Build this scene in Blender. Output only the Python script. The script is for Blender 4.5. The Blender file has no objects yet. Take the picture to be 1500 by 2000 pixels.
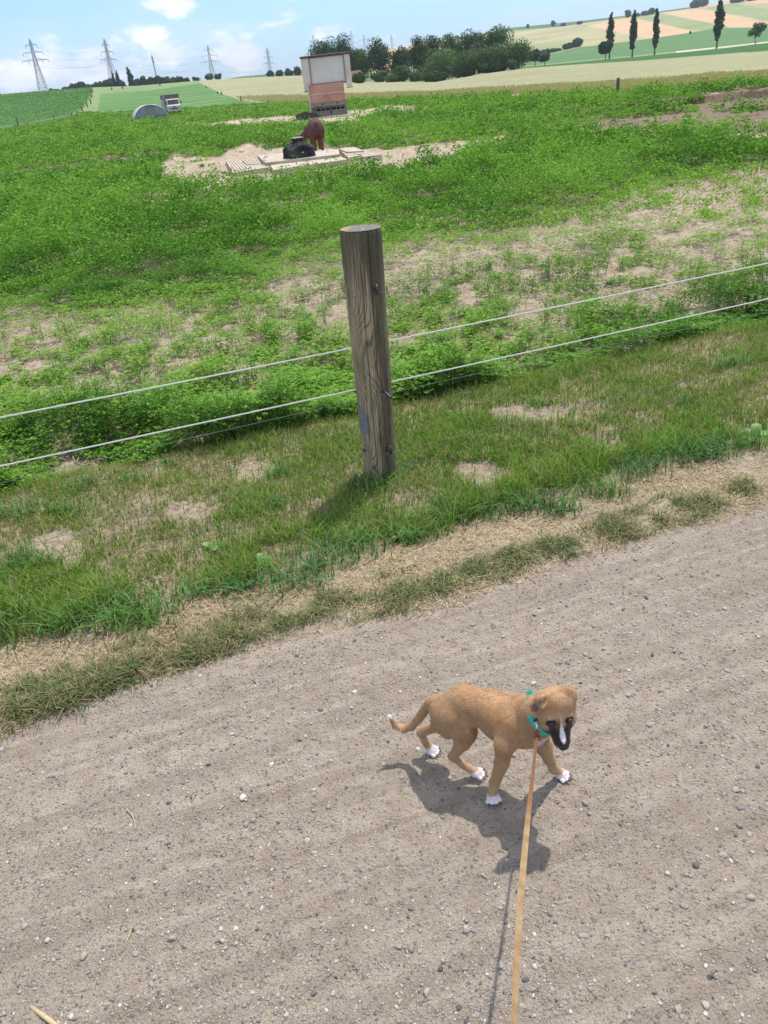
import bpy, bmesh, math, random
import numpy as np
from mathutils import Vector, Matrix
random.seed(7); RNG = np.random.default_rng(11)
sc = bpy.context.scene
# ------------------------------------------------------------------ camera
F = 1510.; PITCH = math.radians(29); ROLL = math.radians(6.3); H = 1.5
fv = np.array([0, math.cos(PITCH), -math.sin(PITCH)])
u0 = np.array([0, math.sin(PITCH), math.cos(PITCH)]); r0 = np.array([1., 0, 0])
Rv = math.cos(ROLL)*r0 - math.sin(ROLL)*u0
Uv = math.sin(ROLL)*r0 + math.cos(ROLL)*u0
cam = bpy.data.cameras.new('camera'); co = bpy.data.objects.new('camera', cam)
sc.collection.objects.link(co); sc.camera = co
M = Matrix(((Rv[0], Uv[0], -fv[0], 0), (Rv[1], Uv[1], -fv[1], 0), (Rv[2], Uv[2], -fv[2], H), (0, 0, 0, 1)))
co.matrix_world = M
cam.sensor_fit = 'VERTICAL'; cam.sensor_height = 36; cam.lens = F/2000*36
cam.clip_start = 0.02; cam.clip_end = 20000
sc.render.resolution_x = 768; sc.render.resolution_y = 1024
# ------------------------------------------------------------------ sun, sky, exposure
SUN = Vector((0.26, 0.33, 1.0)).normalized()
sl = bpy.data.lights.new('sun', 'SUN'); sl.energy = 3.1; sl.angle = math.radians(0.9); sl.color = (1, .955, .90)
so = bpy.data.objects.new('sun', sl); sc.collection.objects.link(so)
so.rotation_euler = SUN.to_track_quat('Z', 'Y').to_euler()
sc.view_settings.view_transform = 'Standard'; sc.view_settings.look = 'None'
sc.view_settings.exposure = 0.55; sc.view_settings.gamma = 1
W = bpy.data.worlds.new('World'); sc.world = W; W.use_nodes = True

class NT:
    def __init__(s, tree): s.t = tree; s.n = tree.nodes; s.l = tree.links
    def new(s, typ, inp=None, **kw):
        n = s.n.new(typ)
        for k, v in kw.items(): setattr(n, k, v)
        if inp:
            for k, v in inp.items():
                if isinstance(v, bpy.types.NodeSocket): s.l.new(v, n.inputs[k])
                else: n.inputs[k].default_value = v
        return n
    def math(s, op, a, b=0.0, c=None, clamp=False):
        n = s.n.new('ShaderNodeMath'); n.operation = op; n.use_clamp = clamp
        for i, v in enumerate([a, b] + ([c] if c is not None else [])):
            if isinstance(v, bpy.types.NodeSocket): s.l.new(v, n.inputs[i])
            else: n.inputs[i].default_value = v
        return n.outputs[0]
    def vm(s, op, a, b=(0, 0, 0)):
        n = s.n.new('ShaderNodeVectorMath'); n.operation = op
        for i, v in enumerate((a, b)):
            if isinstance(v, bpy.types.NodeSocket): s.l.new(v, n.inputs[i])
            else: n.inputs[i].default_value = v
        return n
    def ramp(s, fac, stops, interp='LINEAR'):
        n = s.n.new('ShaderNodeValToRGB'); n.color_ramp.interpolation = interp
        e = n.color_ramp.elements
        while len(e) < len(stops): e.new(0.5)
        for i, (p, c) in enumerate(stops):
            e[i].position = p; e[i].color = (c, c, c, 1) if isinstance(c, (int, float)) else (*c[:3], 1)
        s.l.new(fac, n.inputs[0]); return n.outputs[0]
    def mix(s, fac, a, b, mode='MIX'):
        n = s.n.new('ShaderNodeMix'); n.data_type = 'RGBA'; n.blend_type = mode
        for k, v in ((0, fac), (6, a), (7, b)):
            if isinstance(v, bpy.types.NodeSocket): s.l.new(v, n.inputs[k])
            elif k == 0: n.inputs[0].default_value = v
            else: n.inputs[k].default_value = (*v[:3], 1)
        return n.outputs[2]
    def noise(s, vec, scale, detail=5, rough=.6, dist=0.0):
        return s.new('ShaderNodeTexNoise', {'Vector': vec, 'Scale': scale, 'Detail': detail, 'Roughness': rough, 'Distortion': dist}).outputs[0]

def raydir(px, py):
    d = fv*F + Rv*(px-750) - Uv*(py-1000); return d/np.linalg.norm(d)

wn = NT(W.node_tree)
bg = W.node_tree.nodes['Background']
sky = wn.new('ShaderNodeTexSky', sky_type='NISHITA', sun_disc=False)
sky.sun_elevation = math.asin(SUN.z); sky.sun_rotation = math.atan2(SUN.x, SUN.y)
sky.air_density = 1.0; sky.dust_density = 1.2; sky.ozone_density = 1.5; sky.altitude = 200
gen = wn.new('ShaderNodeTexCoord').outputs['Generated']
sv = wn.vm('MULTIPLY', gen, (1, 1, 2.3)).outputs[0]
n1 = wn.noise(sv, 11, 7, .62, .15); n2 = wn.noise(sv, 3.2, 5, .6, .3)
blobs = [(345, 10, .034, .95), (292, 64, .032, .85), (45, 150, .05, .95), (110, 118, .06, .8), (190, 118, .06, .85), (455, 112, .055, 1), (350, 108, .05, .85), (660, 52, .03, .8),
         (750, 92, .05, .8), (620, 66, .025, .75), (200, 148, .05, .8), (1180, 8, .10, .7), (420, 75, .05, .6), (520, 5, .06, .5)]
acc = None
for (bx, by, rad, st) in blobs:
    d = raydir(bx, by); dv = (d[0], d[1], d[2]*2.3)
    dist = wn.vm('DISTANCE', sv, dv).outputs['Value']
    m = wn.new('ShaderNodeMapRange', {'Value': dist, 'From Min': 0.0, 'From Max': rad*1.7, 'To Min': st, 'To Max': 0.0}, interpolation_type='SMOOTHSTEP').outputs[0]
    acc = m if acc is None else wn.math('MAXIMUM', acc, m)
ssum = wn.math('ADD', wn.math('MULTIPLY', acc, .40), wn.math('ADD', n1, wn.math('MULTIPLY', n2, .25)))
cl = wn.ramp(ssum, [(.80, 0.0), (.97, .85), (1.0, 1.0)], 'EASE')
veil = wn.ramp(wn.noise(wn.vm('MULTIPLY', gen, (1, 1, 5)).outputs[0], 2.6, 5, .55, .6), [(.40, 0.0), (.70, .35)])
gz = wn.new('ShaderNodeSeparateXYZ', {0: gen}).outputs[2]
high = wn.math('MULTIPLY', wn.ramp(gz, [(.16, 0.0), (.45, 1.0)]), wn.ramp(n2, [(.3, .25), (.6, .85)]))  # cloud cover above the view, added to make the sky fill neutral
allc = wn.math('MAXIMUM', wn.math('MAXIMUM', cl, veil), high, clamp=True)
ccol = wn.ramp(n1, [(.3, (4.1, 4.5, 5.2)), (.62, (6.3, 6.3, 6.3))])
ccs = wn.vm('SCALE', ccol); ccs.inputs['Scale'].default_value = 1.0
skyb = wn.mix(1.0, sky.outputs[0], (0.52, 0.77, 1.12), 'MULTIPLY')
fin = wn.mix(allc, skyb, ccol)
wn.l.new(fin, bg.inputs[0]); bg.inputs[1].default_value = 0.14

# ------------------------------------------------------------------ generic helpers
C = sc.collection
def tag(o, label=None, cat=None, group=None, kind=None):
    if label: o['label'] = label
    if cat: o['category'] = cat
    if group: o['group'] = group
    if kind: o['kind'] = kind
    return o
def thing(name, label, cat, loc=(0, 0, 0), rz=0, group=None):
    o = bpy.data.objects.new(name, None); C.objects.link(o); o.empty_display_size = .2
    o.location = loc; o.rotation_euler = (0, 0, rz); return tag(o, label, cat, group)
def mesh_np(name, V, FC, m, parent=None, col=None, smooth=False, mi=None):
    """V (n,3); FC (k,4) or (k,3) int array or list of such arrays; col (n,3) per-vertex colour"""
    me = bpy.data.meshes.new(name)
    V = np.asarray(V, dtype=np.float32); fl = FC if isinstance(FC, list) else [FC]
    fl = [np.asarray(f, dtype=np.int32) for f in fl if len(f)]
    me.vertices.add(len(V)); me.vertices.foreach_set('co', V.ravel())
    nl = sum(f.size for f in fl); npoly = sum(len(f) for f in fl)
    me.loops.add(nl); me.loops.foreach_set('vertex_index', np.concatenate([f.ravel() for f in fl]))
    st = []; off = 0
    for f in fl:
        st.append(off + np.arange(len(f))*f.shape[1]); off += f.size
    me.polygons.add(npoly); me.polygons.foreach_set('loop_start', np.concatenate(st).astype(np.int32))
    if smooth: me.polygons.foreach_set('use_smooth', np.ones(npoly, dtype=bool))
    for mm in (m if isinstance(m, (list, tuple)) else [m]): me.materials.append(mm)
    if mi is not None: me.polygons.foreach_set('material_index', np.asarray(mi, dtype=np.int32))
    if col is not None:
        a = me.color_attributes.new('Col', 'FLOAT_COLOR', 'POINT')
        c = np.ones((len(V), 4), dtype=np.float32); c[:, :3] = col; a.data.foreach_set('color', c.ravel())
    me.update(calc_edges=True)
    o = bpy.data.objects.new(name, me); C.objects.link(o)
    if parent: o.parent = parent
    return o
class MB:
    """collects simple solids in one mesh"""
    def __init__(s): s.v = []; s.f = []
    def add(s, V, Fs):
        b = len(s.v); s.v += [tuple(map(float, p)) for p in V]; s.f += [tuple(b+i for i in q) for q in Fs]; return s
    def box(s, x0, x1, y0, y1, z0, z1, R=None):
        V = [(x, y, z) for x in (x0, x1) for y in (y0, y1) for z in (z0, z1)]
        if R is not None: V = [tuple(R @ Vector(p)) for p in V]
        return s.add(V, [(0, 1, 3, 2), (4, 6, 7, 5), (0, 4, 5, 1), (2, 3, 7, 6), (0, 2, 6, 4), (1, 5, 7, 3)])
    def tube(s, pts, rad, n=8, cap=True):
        pts = [Vector(p) for p in pts]; rad = rad if isinstance(rad, (list, tuple)) else [rad]*len(pts)
        V = []; nrm = None
        for i, p in enumerate(pts):
            d = (pts[min(i+1, len(pts)-1)] - pts[max(i-1, 0)]).normalized()
            if nrm is None:
                nrm = d.orthogonal().normalized()
            nrm = (nrm - d*nrm.dot(d)).normalized(); bn = d.cross(nrm)
            for k in range(n):
                a = 2*math.pi*k/n; V.append(p + (nrm*math.cos(a)+bn*math.sin(a))*rad[i])
        Fs = [(i*n+k, i*n+(k+1) % n, (i+1)*n+(k+1) % n, (i+1)*n+k) for i in range(len(pts)-1) for k in range(n)]
        if cap: Fs += [tuple(reversed(range(n))), tuple((len(pts)-1)*n+k for k in range(n))]
        return s.add(V, Fs)
    def prism(s, poly, z0, z1):
        """poly: list of (x,y) counter-clockwise; z0,z1 numbers"""
        n = len(poly); V = [(x, y, z0) for x, y in poly]+[(x, y, z1) for x, y in poly]
        return s.add(V, [tuple(reversed(range(n))), tuple(range(n, 2*n))]+[(i, (i+1) % n, n+(i+1) % n, n+i) for i in range(n)])
    def lathe(s, prof, n=16, c=(0, 0, 0)):
        V = [(c[0]+r*math.cos(2*math.pi*k/n), c[1]+r*math.sin(2*math.pi*k/n), c[2]+z) for r, z in prof for k in range(n)]
        Fs = [(i*n+k, i*n+(k+1) % n, (i+1)*n+(k+1) % n, (i+1)*n+k) for i in range(len(prof)-1) for k in range(n)]
        Fs += [tuple(reversed(range(n))), tuple((len(prof)-1)*n+k for k in range(n))]
        return s.add(V, Fs)
    def build(s, name, m, parent=None, bevel=0, smooth=False):
        me = bpy.data.meshes.new(name); me.from_pydata(s.v, [], s.f); me.materials.append(m)
        bm = bmesh.new(); bm.from_mesh(me); bmesh.ops.recalc_face_normals(bm, faces=bm.faces); bm.to_mesh(me); bm.free()
        if smooth: me.polygons.foreach_set('use_smooth', [True]*len(me.polygons))
        o = bpy.data.objects.new(name, me); C.objects.link(o)
        if parent: o.parent = parent
        if bevel:
            b = o.modifiers.new('bevel', 'BEVEL'); b.width = bevel; b.segments = 2; b.limit_method = 'ANGLE'
        return o
# ------------------------------------------------------------------ numpy noise
def _h(ix, iy, iz, seed):
    n = (ix.astype(np.int64)*374761393 + iy.astype(np.int64)*668265263 + iz.astype(np.int64)*2147483647 + seed*1274126177) & 0x7fffffff
    n = ((n ^ (n >> 13))*1274126177) & 0x7fffffff
    n = ((n ^ (n >> 16))*668265263) & 0x7fffffff
    return (n ^ (n >> 15)).astype(np.float64)/0x7fffffff
def vnoise(x, y, seed=0):
    ix = np.floor(x); iy = np.floor(y); fx = x-ix; fy = y-iy
    fx = fx*fx*(3-2*fx); fy = fy*fy*(3-2*fy); z = np.zeros_like(ix)
    a = _h(ix, iy, z, seed); b = _h(ix+1, iy, z, seed); c = _h(ix, iy+1, z, seed); d = _h(ix+1, iy+1, z, seed)
    return (a*(1-fx)+b*fx)*(1-fy)+(c*(1-fx)+d*fx)*fy
def fbm(x, y, oct=4, seed=0, g=.5):
    s = 0; a = 1; t = 0
    for i in range(oct):
        s = s+a*vnoise(x*2**i+17.3*i, y*2**i-9.1*i, seed+i); t += a; a *= g
    return s/t
def inpoly(px, py, poly):
    c = np.zeros(np.shape(px), dtype=bool); n = len(poly)
    for i in range(n):
        x1, y1 = poly[i]; x2, y2 = poly[(i+1) % n]
        if y1 == y2: continue
        t = ((y1 > py) != (y2 > py)) & (px < (x2-x1)*(py-y1)/(y2-y1)+x1)
        c ^= t
    return c
def lerp_line(L, x): return np.interp(x, [p[0] for p in L], [p[1] for p in L])
# ------------------------------------------------------------------ rays and terrain
def rayv(px, py):
    px = np.asarray(px, float); py = np.asarray(py, float)
    return fv*F + Rv*(px-750)[..., None] - Uv*(py-1000)[..., None]
def projv(P):
    v = np.asarray(P, float)-np.array([0, 0, H]); w = v@fv; w = np.where(w < 1e-3, 1e-3, w)
    return 750+F*(v@Rv)/w, 1000-F*(v@Uv)/w, v@fv
def G(px, py, z=0.0):
    d = rayv(px, py); return np.array([0, 0, H])+d*((z-H)/d[2])
def PY(px, py, Y):
    d = rayv(px, py); return np.array([0, 0, H])+d*(Y/d[1])
FA = math.radians(16.0); FD = np.array([math.cos(FA), math.sin(FA), 0]); FN = np.array([-math.sin(FA), math.cos(FA), 0])
def PV(px, py, v):
    d = rayv(px, py); return np.array([0, 0, H])+d*(v/(d@FN))
def uv_xy(u, v): return u*FD[0]+v*FN[0], u*FD[1]+v*FN[1]
def xy_v(x, y): return x*FN[0]+y*FN[1]
KN = [
 [(0, 262, 100), (200, 232, 100), (400, 225, 100), (600, 207, 80), (700, 200, 72), (850, 196, 56), (1000, 193, 44), (1206, 187, 35), (1500, 170, 29)],
 [(0, 255, 148), (41, 247, 150), (100, 236, 150), (136, 228, 146), (163, 219, 148), (188, 222, 150), (260, 218, 152), (330, 215, 150), (480, 204, 145), (600, 203, 100), (700, 197, 84), (850, 192, 62), (1000, 189, 48), (1206, 183, 38), (1500, 164, 32)],
 [(0, 186, 330), (100, 178, 360), (180, 172, 380), (270, 168, 400), (400, 157, 420), (500, 151, 430), (585, 148, 400), (700, 160, 260), (850, 160, 215), (940, 145, 200), (1030, 134, 180), (1250, 122, 150), (1500, 107, 130)],
 [(0, 194, 480), (270, 180, 480), (400, 167, 500), (585, 158, 480), (700, 163, 310), (850, 152, 300), (1000, 134, 300), (1035, 131, 300), (1190, 116, 300), (1240, 112, 300), (1406, 95, 300), (1500, 84, 300)],
 [(0, 200, 700), (400, 170, 700), (585, 150, 700), (700, 145, 560), (850, 128, 550), (1000, 117, 550), (1075, 105, 550), (1135, 92, 550), (1190, 86, 550), (1250, 78, 550), (1340, 65, 550), (1400, 55, 550), (1500, 53, 550)],
 [(0, 203, 900), (300, 178, 900), (400, 161, 900), (470, 149, 900), (540, 143, 900), (600, 134, 1000), (680, 118, 1100), (758, 98, 1200), (807, 87, 1250), (880, 77, 1300), (1000, 54, 1300), (1143, 40, 1300), (1290, 22, 1300), (1353, 13, 1300), (1433, 0, 1300), (1500, -9, 1300)],
]
KAZ = []; KD = []; KZ = []
for L in KN:
    P = rayv([p[0] for p in L], [p[1] for p in L]); dd = np.array([p[2] for p in L], float)
    hz = np.hypot(P[:, 0], P[:, 1]); KAZ.append(np.arctan2(P[:, 0], P[:, 1])); KD.append(dd); KZ.append(H+dd*P[:, 2]/hz)
def height(x, y):
    x = np.asarray(x, float); y = np.asarray(y, float)
    d = np.hypot(x, y); az = np.arctan2(x, y)
    back = np.clip((np.abs(az)-math.radians(60))/math.radians(60), 0, 1)
    K = [(np.full_like(d, 0.0), np.zeros_like(d))]
    for a, kd, kz in zip(KAZ, KD, KZ): K.append((np.interp(az, a, kd), np.interp(az, a, kz)))
    K.append((np.full_like(d, 2200.), np.full_like(d, -6.))); K.append((np.full_like(d, 6000.), np.full_like(d, -30.)))
    z = np.full_like(d, -30.)
    for (d1, z1), (d2, z2) in zip(K[:-1], K[1:]):
        t = np.clip((d-d1)/np.maximum(d2-d1, 1e-6), 0, 1)
        z = np.where((d >= d1) & (d < d2), z1+(z2-z1)*t, z)
    z = np.where(d < 28, 0, z)
    return z*(1-back)
def hit(px, py, dmax=3000, dmin=1.0):
    """where the view ray through a pixel of the photograph meets the terrain"""
    d = rayv(px, py); d = d/np.hypot(d[0], d[1])
    t = np.geomspace(dmin, dmax, 4000); P = np.array([0, 0, H])+d*t[:, None]
    s = P[:, 2]-height(P[:, 0], P[:, 1]); i = np.argmax(s < 0)
    if not (s < 0).any(): i = len(t)-1
    p = P[i].copy(); p[2] = height(p[0], p[1]); return p
def at(px, dist):
    """point on the terrain at a distance, in the direction of a horizon pixel"""
    hy = 166+(657-px)*-0.1104*-1
    d = rayv(px, hy); d = d/np.hypot(d[0], d[1]); x, y = d[0]*dist, d[1]*dist
    return np.array([x, y, float(height(x, y))])
def zat(px, py, P):
    """height above datum of pixel row py at the horizontal distance of P"""
    d = rayv(px, py); return H+math.hypot(P[0], P[1])*d[2]/math.hypot(d[0], d[1])
# ------------------------------------------------------------------ materials
def newmat(name):
    m = bpy.data.materials.new(name); m.use_nodes = True; t = NT(m.node_tree)
    b = m.node_tree.nodes['Principled BSDF']; return m, t, b
def pmat(name, c1, c2, scale=5, rough=.8, bump=0.0, bscale=None, detail=6, metal=0.0, stretch=(1, 1, 1), c3=None, spec=.5, dist=.01):
    m, t, b = newmat(name)
    ob = t.new('ShaderNodeTexCoord').outputs['Object']
    v = t.vm('MULTIPLY', ob, stretch).outputs[0]
    n = t.noise(v, scale, detail, .62)
    st = [(.32, c1), (.68, c2)] if c3 is None else [(.28, c1), (.5, c2), (.72, c3)]
    t.l.new(t.ramp(n, st), b.inputs['Base Color'])
    b.inputs['Roughness'].default_value = rough; b.inputs['Metallic'].default_value = metal
    b.inputs['Specular IOR Level'].default_value = spec
    if bump:
        n2 = t.noise(v, bscale or scale*3, 8, .65)
        bp = t.new('ShaderNodeBump', {'Height': n2, 'Strength': bump, 'Distance': dist}); t.l.new(bp.outputs[0], b.inputs['Normal'])
    return m
def leafmat(name, rough=.55, trans=.3, spec=.3):
    m, t, b = newmat(name)
    a = t.new('ShaderNodeAttribute', attribute_name='Col').outputs['Color']
    b.inputs['Roughness'].default_value = rough; b.inputs['Specular IOR Level'].default_value = spec
    t.l.new(a, b.inputs['Base Color'])
    tr = t.new('ShaderNodeBsdfTranslucent', {'Color': t.mix(1.0, a, (1.1, 1.25, .6), 'MULTIPLY')})
    mx = t.new('ShaderNodeMixShader', {0: trans, 1: b.outputs[0], 2: tr.outputs[0]})
    t.l.new(mx.outputs[0], m.node_tree.nodes['Material Output'].inputs['Surface']); return m
def attrmat(name, rough=.85, bump=.3, bscale=300, dist=.002, spec=.3, nv=.25):
    m, t, b = newmat(name)
    a = t.new('ShaderNodeAttribute', attribute_name='Col').outputs['Color']
    ob = t.new('ShaderNodeTexCoord').outputs['Object']
    n = t.noise(ob, bscale, 5, .6)
    t.l.new(t.mix(1.0, a, t.ramp(n, [(.3, 1-nv), (.7, 1+nv)]), 'MULTIPLY'), b.inputs['Base Color'])
    b.inputs['Roughness'].default_value = rough; b.inputs['Specular IOR Level'].default_value = spec
    bp = t.new('ShaderNodeBump', {'Height': n, 'Strength': bump, 'Distance': dist}); t.l.new(bp.outputs[0], b.inputs['Normal'])
    return m
M_leaf = leafmat('leaf', .75, .28, .08); M_grass = leafmat('grass_blade', .7, .3, .12); M_tree = leafmat('tree_leaf', .7, .22, .2)
M_fence_dir = math.atan2(FD[1], FD[0])
# gravel track
def gravel_mat():
    m, t, b = newmat('gravel')
    ob = t.new('ShaderNodeTexCoord').outputs['Object']
    rot = t.new('ShaderNodeVectorRotate', {'Vector': ob, 'Angle': -FA}, rotation_type='Z_AXIS').outputs[0]
    st = t.vm('MULTIPLY', rot, (.35, 9.0, 1)).outputs[0]
    big = t.noise(ob, 1.7, 5, .6); mid = t.noise(ob, 14, 6, .65); fine = t.noise(ob, 160, 6, .7); streak = t.noise(st, 2.2, 5, .65, .5)
    vo = t.new('ShaderNodeTexVoronoi', {'Vector': ob, 'Scale': 190.0, 'Randomness': 1.0})
    vo2 = t.new('ShaderNodeTexVoronoi', {'Vector': ob, 'Scale': 95.0, 'Randomness': 1.0})
    base = t.mix(t.ramp(big, [(.3, 0.0), (.7, 1.0)]), (.345, .278, .212), (.375, .318, .258))
    base = t.mix(t.ramp(streak, [(.44, 0.0), (.58, .85)]), base, (.47, .395, .31))
    base = t.mix(t.ramp(streak, [(.30, .6), (.42, 0.0)]), base, (.27, .215, .16))
    base = t.mix(t.ramp(mid, [(.35, .5), (.6, 0.0)]), base, (.28, .215, .155))
    base = t.mix(t.ramp(fine, [(.3, .75), (.5, 0.0)]), base, (.16, .125, .09))
    base = t.mix(t.ramp(fine, [(.6, 0.0), (.75, .6)]), base, (.50, .43, .34))
    sep = t.new('ShaderNodeSeparateColor', {0: vo2.outputs['Color']})
    speck = t.math('MULTIPLY', t.ramp(sep.outputs[0], [(.80, 0.0), (.83, 1.0)]), t.ramp(vo2.outputs['Distance'], [(.30, 1.0), (.42, 0.0)]))
    scol = t.ramp(sep.outputs[1], [(0, (.14, .13, .125)), (.4, (.22, .21, .21)), (.7, (.38, .35, .31)), (1, (.62, .58, .52))], 'CONSTANT')
    base = t.mix(t.math('MULTIPLY', speck, .45), base, scol)
    t.l.new(base, b.inputs['Base Color']); b.inputs['Roughness'].default_value = .95; b.inputs['Specular IOR Level'].default_value = .15
    h = t.math('ADD', t.math('MULTIPLY', fine, .9), t.math('MULTIPLY', t.math('SUBTRACT', 1.0, vo.outputs['Distance']), .45))
    h = t.math('ADD', h, t.math('MULTIPLY', speck, .6)); h = t.math('ADD', h, t.math('MULTIPLY', mid, 1.2))
    bp = t.new('ShaderNodeBump', {'Height': h, 'Strength': 1.0, 'Distance': .009}); t.l.new(bp.outputs[0], b.inputs['Normal'])
    return m
M_gravel = gravel_mat()
M_verge = pmat('verge_soil', (.19, .155, .11), (.31, .25, .18), 30, .95, .8, 120, c3=(.43, .36, .27), spec=.1)
def soil_mat():
    m, t, b = newmat('field_soil')
    ob = t.new('ShaderNodeTexCoord').outputs['Object']
    big = t.noise(ob, .25, 4, .5); mid = t.noise(ob, 3.5, 7, .65); fine = t.noise(ob, 26, 7, .7)
    st = t.noise(t.vm('MULTIPLY', ob, (30, 90, 30)).outputs[0], 1.2, 4, .6, .8)
    base = t.mix(t.ramp(mid, [(.35, 0.0), (.65, 1.0)]), (.41, .315, .225), (.57, .46, .345))
    base = t.mix(t.ramp(fine, [(.32, .8), (.5, 0.0)]), base, (.20, .145, .10))
    base = t.mix(t.ramp(st, [(.58, 0.0), (.68, .6)]), base, (.60, .50, .37))
    a = t.new('ShaderNodeAttribute', attribute_name='Col').outputs['Color']
    base = t.mix(1.0, base, a, 'MULTIPLY')
    t.l.new(base, b.inputs['Base Color']); b.inputs['Roughness'].default_value = .95; b.inputs['Specular IOR Level'].default_value = .1
    h = t.math('ADD', fine, t.math('MULTIPLY', mid, 1.5))
    bp = t.new('ShaderNodeBump', {'Height': h, 'Strength': .9, 'Distance': .05}); t.l.new(bp.outputs[0], b.inputs['Normal'])
    return m
M_soil = soil_mat()
def fieldmat(name, c1, c2, c3=None, scale=.05, rows=None, rowcol=None, rough=.9):
    m, t, b = newmat(name)
    ob = t.new('ShaderNodeTexCoord').outputs['Object']
    n = t.noise(ob, scale, 6, .6); nf = t.noise(ob, 1.1, 6, .7)
    st = [(.32, c1), (.66, c2)] if c3 is None else [(.3, c1), (.5, c2), (.68, c3)]
    base = t.ramp(n, st)
    base = t.mix(1.0, base, t.ramp(nf, [(.3, .78), (.7, 1.18)]), 'MULTIPLY')
    if rows:
        ang, per, amt = rows
        rot = t.new('ShaderNodeVectorRotate', {'Vector': ob, 'Angle': ang}, rotation_type='Z_AXIS').outputs[0]
        sx = t.new('ShaderNodeSeparateXYZ', {0: rot}).outputs[0]
        wob = t.math('ADD', sx, t.math('MULTIPLY', t.noise(ob, .03, 3), 3.0))
        f = t.math('FRACT', t.math('DIVIDE', wob, per))
        ln = t.ramp(f, [(0, 0.0), (.11, amt), (.22, 0.0)])
        ln = t.math('MULTIPLY', ln, t.ramp(t.noise(ob, .09, 4), [(.4, 0.2), (.6, 1.0)]))
        base = t.mix(ln, base, rowcol)
    t.l.new(base, b.inputs['Base Color']); b.inputs['Roughness'].default_value = rough; b.inputs['Specular IOR Level'].default_value = .1
    bp = t.new('ShaderNodeBump', {'Height': nf, 'Strength': .8, 'Distance': .5}); t.l.new(bp.outputs[0], b.inputs['Normal'])
    return m
# ------------------------------------------------------------------ ground sheets
MF = dict(
 soil=M_soil,
 corn=fieldmat('maize_green', (.065, .16, .04), (.11, .22, .06)),
 lane=fieldmat('mown_lane', (.17, .25, .09), (.25, .30, .14)),
 crop=fieldmat('young_crop', (.085, .185, .045), (.125, .235, .07), rows=(.62, 11, .9), rowcol=(.27, .37, .17)),
 wheat=fieldmat('wheat', (.29, .285, .15), (.35, .335, .19), scale=.06, rows=(1.15, 24, .35), rowcol=(.38, .35, .19)),
 dark=fieldmat('dark_crop', (.045, .125, .03), (.06, .15, .04)),
 mid=fieldmat('blue_green_crop', (.09, .18, .065), (.115, .21, .08), scale=.01, rows=(.3, 14, .25), rowcol=(.13, .26, .12)),
 dry=fieldmat('dry_meadow', (.24, .27, .12), (.36, .33, .17), c3=(.50, .41, .25), scale=.012),
 tan=fieldmat('ripe_field', (.50, .335, .19), (.56, .385, .225), scale=.02),
 wedge=fieldmat('green_wedge', (.21, .27, .11), (.29, .31, .15), scale=.02),
 ridge=fieldmat('ridge_crop', (.06, .14, .05), (.08, .17, .06), scale=.02),
 path=fieldmat('pale_track', (.50, .43, .30), (.58, .50, .36)),
)
MK = list(MF); MI = {k: i for i, k in enumerate(MK)}
azs = np.concatenate([np.radians(np.linspace(-180, -62, 60)), np.radians(np.arange(-60, -33, 1.0)), np.radians(np.arange(-33, 33.01, .11)), np.radians(np.arange(34, 61, 1.0)), np.radians(np.linspace(62, 180, 60))])
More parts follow.
